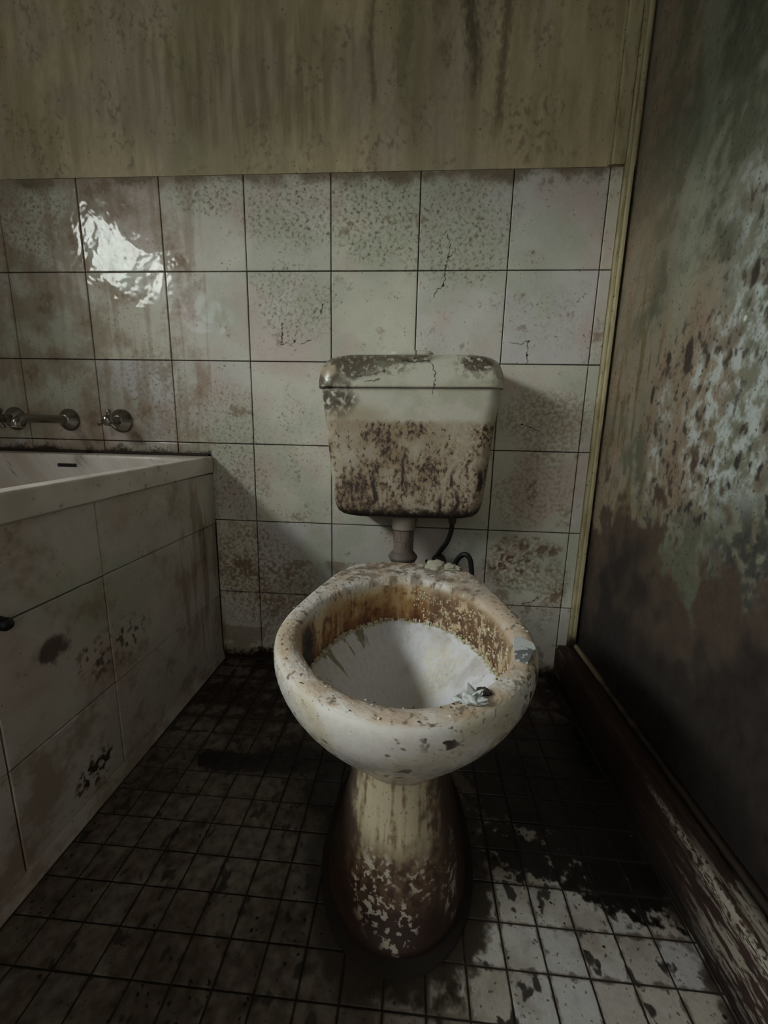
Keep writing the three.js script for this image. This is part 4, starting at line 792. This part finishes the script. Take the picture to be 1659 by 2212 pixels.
// scale and flakes caked round the skirt and the right-hand wall: too many to count
{
  const crumb = new THREE.IcosahedronGeometry(1, 0), P = crumb.attributes.position;
  for (let i = 0; i < P.count; i++) { const k = 1 + 0.35 * n3(P.getX(i) * 2, P.getY(i) * 2, P.getZ(i) * 2); P.setXYZ(i, P.getX(i) * k, P.getY(i) * k, P.getZ(i) * k); }
  crumb.computeVertexNormals();
  const put = (name, label, n, color, fn, parent) => {
    const im = new THREE.InstancedMesh(crumb, std({ color: 0xffffff, roughness: 0.9 }), n), m = new THREE.Matrix4(), q = new THREE.Quaternion(), e = new THREE.Euler(), c = new THREE.Color();
    for (let i = 0; i < n; i++) {
      const [p, s, flat] = fn(i); e.set(rr(0, 6), rr(0, 6), rr(0, 6)); q.setFromEuler(flat ? new THREE.Euler(rr(-0.2, 0.2), rr(0, 6), rr(-0.2, 0.2)) : e);
      m.compose(new THREE.Vector3(...p), q, new THREE.Vector3(s, s * (flat ? 0.35 : rr(0.6, 1.2)), s * rr(0.6, 1))); im.setMatrixAt(i, m);
      im.setColorAt(i, c.set(color[Math.floor(rnd() * color.length)]).multiplyScalar(rr(0.85, 1.05)));
    }
    im.name = name; im.castShadow = im.receiveShadow = true; im.userData = { kind: 'stuff', label }; parent.add(im); return im;
  };
  const at = (deg, k) => { const i = (deg / 360 * nB + 2 * nB) % nB, p = bowlPoint(Math.floor(i), Math.min(nP - 1, Math.max(0, Math.round(k)))); return [p[0] - PX, p[1], p[2] - PZ]; };
  put('scale_crumbs', 'crumbly white scale along the lower edge inside the rim', 1100, [0xc9c2a8, 0xd6d0bd, 0xb3a884, 0xbfb79e], () => {
    const deg = rr(70, 290), p = at(deg, 33 + Math.round(rr(-1.4, 1.4))); const s = rr(0.0011, 0.0030); p[1] += rr(-0.002, 0.006); const r = Math.hypot(p[0], p[2]); p[0] *= 1 - rr(0, 0.003) / r; p[2] *= 1 - rr(0, 0.003) / r; return [p, s];
  }, pan);
  put('wall_scabs', 'cream scabs clinging to the inside of the rim', 650, [0xc8bea4, 0xd2cab6, 0xb9a67f, 0xb08a5e], () => {
    let deg, k, n = 0; do { deg = rr(75, 176); k = rr(27, 32); n++; } while (n < 30 && fbm(deg * 0.12, k * 0.9, 5, 2) < 0.05);
    const i0 = Math.floor(k), A = at(deg, i0), B = at(deg, i0 + 1), t = k - i0, p = A.map((v, m) => lerp(v, B[m], t)); return [p, rr(0.0008, 0.0022) * (rnd() < 0.1 ? 1.6 : 1)];
  }, pan);
  put('rim_dust', 'grit and dust lying on the rim', 520, [0xa8967c, 0xc4b8a2, 0x8c7a64, 0xd6d0c4, 0x4a4038], () => {
    const deg = rnd() < 0.5 ? rr(140, 220) : rr(0, 360), i = deg / 360 * nB, ro = tab(RO, deg) - 0.006, ri = tab(RI, deg) + 0.006, r = lerp(ri, ro, rnd()), a = deg * Math.PI / 180; return [[r * Math.sin(a), 0.3858, r * Math.cos(a)], rr(0.0006, 0.0018), true];
  }, pan);
  const fd = put('floor_grit', 'black crumbs and grit scattered over the floor tiles', 700, [0x14110e, 0x1f1913, 0x0d0b0a, 0x3a2f26], () => {
    let x, z, n = 0; do { x = rr(BX + 0.01, 0.595); z = rr(0.02, 0.75); n++; } while (n < 40 && (Math.hypot((x - PX) / 0.12, (z - PZ) / 0.18) < 1 || fbm(x * 9, z * 9, 28, 4) + 0.5 * ss(0.2, 0.5, x) * ss(0.6, 0.4, z) < 0.12)); return [[x, 0.0012, z], rr(0.0008, 0.0026), true];
  }, scene);
  fd.userData.category = 'grit';
}
// loose things on the pan
function shard(pts, thick, bend, m) {                        // a thin curled flake: outline in x/z, with thickness
  const s = new THREE.Shape(pts.map(([a, b]) => new THREE.Vector2(a, b)));
  const g0 = new THREE.ExtrudeGeometry(s, { depth: thick, bevelEnabled: false, steps: 1 });
  const g = g0.rotateX(Math.PI / 2); const P = g.attributes.position;
  for (let i = 0; i < P.count; i++) P.setY(i, P.getY(i) + bend(P.getX(i), P.getZ(i)));
  g.computeVertexNormals(); return g;
}
const flakeMat = std({ color: 0xb9bcbc, roughness: 0.7, side: THREE.DoubleSide });
{
  const crumple = (r, n, sy) => {                             // a broken lump: a ball pushed in and out by noise, flat underneath
    const g = mergeVertices(new THREE.IcosahedronGeometry(1, 5).deleteAttribute('normal').deleteAttribute('uv')), P = g.attributes.position, o = rr(0, 40);
    for (let i = 0; i < P.count; i++) {
      const x = P.getX(i), y = P.getY(i), z = P.getZ(i), k = r * (0.95 + 0.55 * fbm3(x * 1.3 + o, y * 1.3, z * 1.3, 3) + 0.22 * fbm3(x * 4 + o, y * 4, z * 4, 2));
      P.setXYZ(i, x * k * 1.25, Math.max(-0.12 * r, y * k * sy), z * k);
    }
    g.computeVertexNormals(); return g;
  };
  // lump of plaster at the back of the rim
  const l = thing('plaster_lump', 'pale plaster lump lying at the back of the rim', 'plaster', [0.266, 0.387, 0.262]);
  mesh('lump', mergeGeometries([crumple(0.018, 26, 0.62).translate(-0.008, 0.001, 0), crumple(0.013, 20, 0.55).translate(0.016, 0.001, 0.004), crumple(0.007, 14, 0.6).translate(0.032, 0.0005, 0.008), crumple(0.006, 14, 0.6).translate(-0.036, 0.0005, 0.004)]), std({ color: 0xa09b8a, roughness: 0.95 }), l);
  // crumpled flake on the front right of the rim
  const f = thing('paint_flake', 'crumpled white paint flake on the front of the rim', 'flake', [0.272, 0.3868, 0.666]);
  const g = [];
  for (let i = 0; i < 6; i++) g.push(shard([[0, 0], [rr(0.006, 0.011), rr(-0.004, 0.001)], [rr(0.008, 0.012), rr(0.003, 0.008)], [rr(0.001, 0.005), rr(0.005, 0.009)]], 0.0007, (x, z) => 0.3 * x + 0.15 * z + 35 * x * z, 0).rotateZ(rr(-0.1, 0.3)).rotateY(rr(0, 6.28)).translate(rr(-0.008, 0.008), rr(0.0012, 0.004), rr(-0.002, 0.004)));
  g.push(crumple(0.0095, 0, 0.7), crumple(0.006, 0, 0.7).translate(0.011, 0, 0.002), crumple(0.005, 0, 0.8).translate(-0.011, 0, 0.001));
  mesh('flake', mergeGeometries(g.map((q) => { const n = q.index ? q.toNonIndexed() : q; n.deleteAttribute('uv'); return n; })), flakeMat, f);
  const d = thing('rubble_crumb', 'grey rubble crumb beside the white flake on the rim', 'rubble', [0.288, 0.3868, 0.652]);
  mesh('crumb', crumple(0.006, 16, 0.7), std({ color: 0x3b3632, roughness: 0.9 }), d);
  // broad flake of glaze lifting off the right side of the rim
  const s = thing('glaze_flake', 'large pale blue-grey flake of glaze lifting on the rim', 'flake', [0.352, 0.3872, 0.552]);
  mesh('flake', shard([[-0.016, 0.032], [-0.006, 0.045], [0.002, 0.03], [0.012, 0.012], [0.0145, -0.006], [0.006, -0.02], [-0.004, -0.026], [-0.010, -0.014], [-0.012, 0.004]], 0.0012, (x, z) => 0.0015 + 0.0022 * Math.sin(z * 60) - Math.max(0, -x - 0.006) * 0.55, 0), std({ map: planar(-0.03, 0.03, -0.05, 0.05, 4000, (x, z) => { const f = fbm(x * 90, z * 90, 141, 4), c = [0.70, 0.71, 0.70]; mix3(c, [0.36, 0.37, 0.37], ss(0.0, 0.2, f + 0.9 * ss(-0.005, 0.02, z) - 0.55 + 8 * x)); return c; }), roughness: 0.7, side: THREE.DoubleSide }), s);
  setUV(s.children[0].geometry, (x, y, z) => [(x + 0.03) / 0.06, (z + 0.05) / 0.1]);
  const t = thing('twig', 'small grey splinter lying behind the bowl opening', 'twig', [0.2, 0.388, 0.27]);
  mesh('splinter', new THREE.TubeGeometry(new THREE.CatmullRomCurve3([[-0.012, 0, 0.016], [0, 0.0015, 0.003], [0.016, 0.003, -0.012]].map((q) => new THREE.Vector3(...q))), 12, 0.0014, 6), std({ color: 0x8d8478, roughness: 0.9 }), t);
}
// ------------------------------------------------------------ outside the window
single('garden_ground', box(-14, XL - T, -0.62, -0.5, -8, 10), std({ color: 0x3f4a26, roughness: 1 }), 'grass outside the bathroom window', 'grass', S);
{
  const leafM = std({ color: 0x31451f, roughness: 0.7, side: THREE.DoubleSide }), bark = std({ color: 0x3b2f24, roughness: 0.9 });
  const tree = (x, z, hgt, rad, n, label) => {
    const t = thing('garden_tree', label, 'tree', [x, -0.5, z], { group: 'trees outside the window' });
    mesh('trunk', new THREE.CylinderGeometry(0.03, 0.06, hgt * 0.7, 10).translate(0, hgt * 0.35, 0), bark, t);
    const P = [], N = [];
    for (let i = 0; i < n; i++) {
      const v = new THREE.Vector3(rr(-1, 1), rr(-1, 1), rr(-1, 1)); if (v.length() > 1) { i--; continue; }
      if (fbm3(v.x * 2.5 + x, v.y * 2.5, v.z * 2.5 + z, 2) < -0.05) continue;
      const c = new THREE.Vector3(v.x * rad, hgt * 0.62 + v.y * hgt * 0.4, v.z * rad), s = rr(0.05, 0.09), q = new THREE.Quaternion().setFromEuler(new THREE.Euler(rr(-1.2, 1.2), rr(0, 6.28), rr(-1.2, 1.2)));
      const pt = (a, b) => new THREE.Vector3(a * s, 0, b * s).applyQuaternion(q).add(c);
      const A = pt(-1, 0), B = pt(0, -0.45), C = pt(1, 0), D = pt(0, 0.45);
      for (const p of [A, B, C, A, C, D]) P.push(p.x, p.y, p.z);
    }
    const g = new THREE.BufferGeometry(); g.setAttribute('position', new THREE.Float32BufferAttribute(P, 3)); g.computeVertexNormals();
    mesh('foliage', g, leafM, t);
  };
  tree(-3.4, 3.2, 3.3, 0.8, 480, 'sparse leafy tree outside the window, beside the porch');
  tree(-4.6, 1.6, 3.5, 0.9, 1000, 'tallest dense leafy tree outside the window, in the middle');
  tree(-4.4, -0.3, 2.4, 0.9, 900, 'broad leafy tree outside the window, nearest the taps');
}
renderer.render(scene, camera);
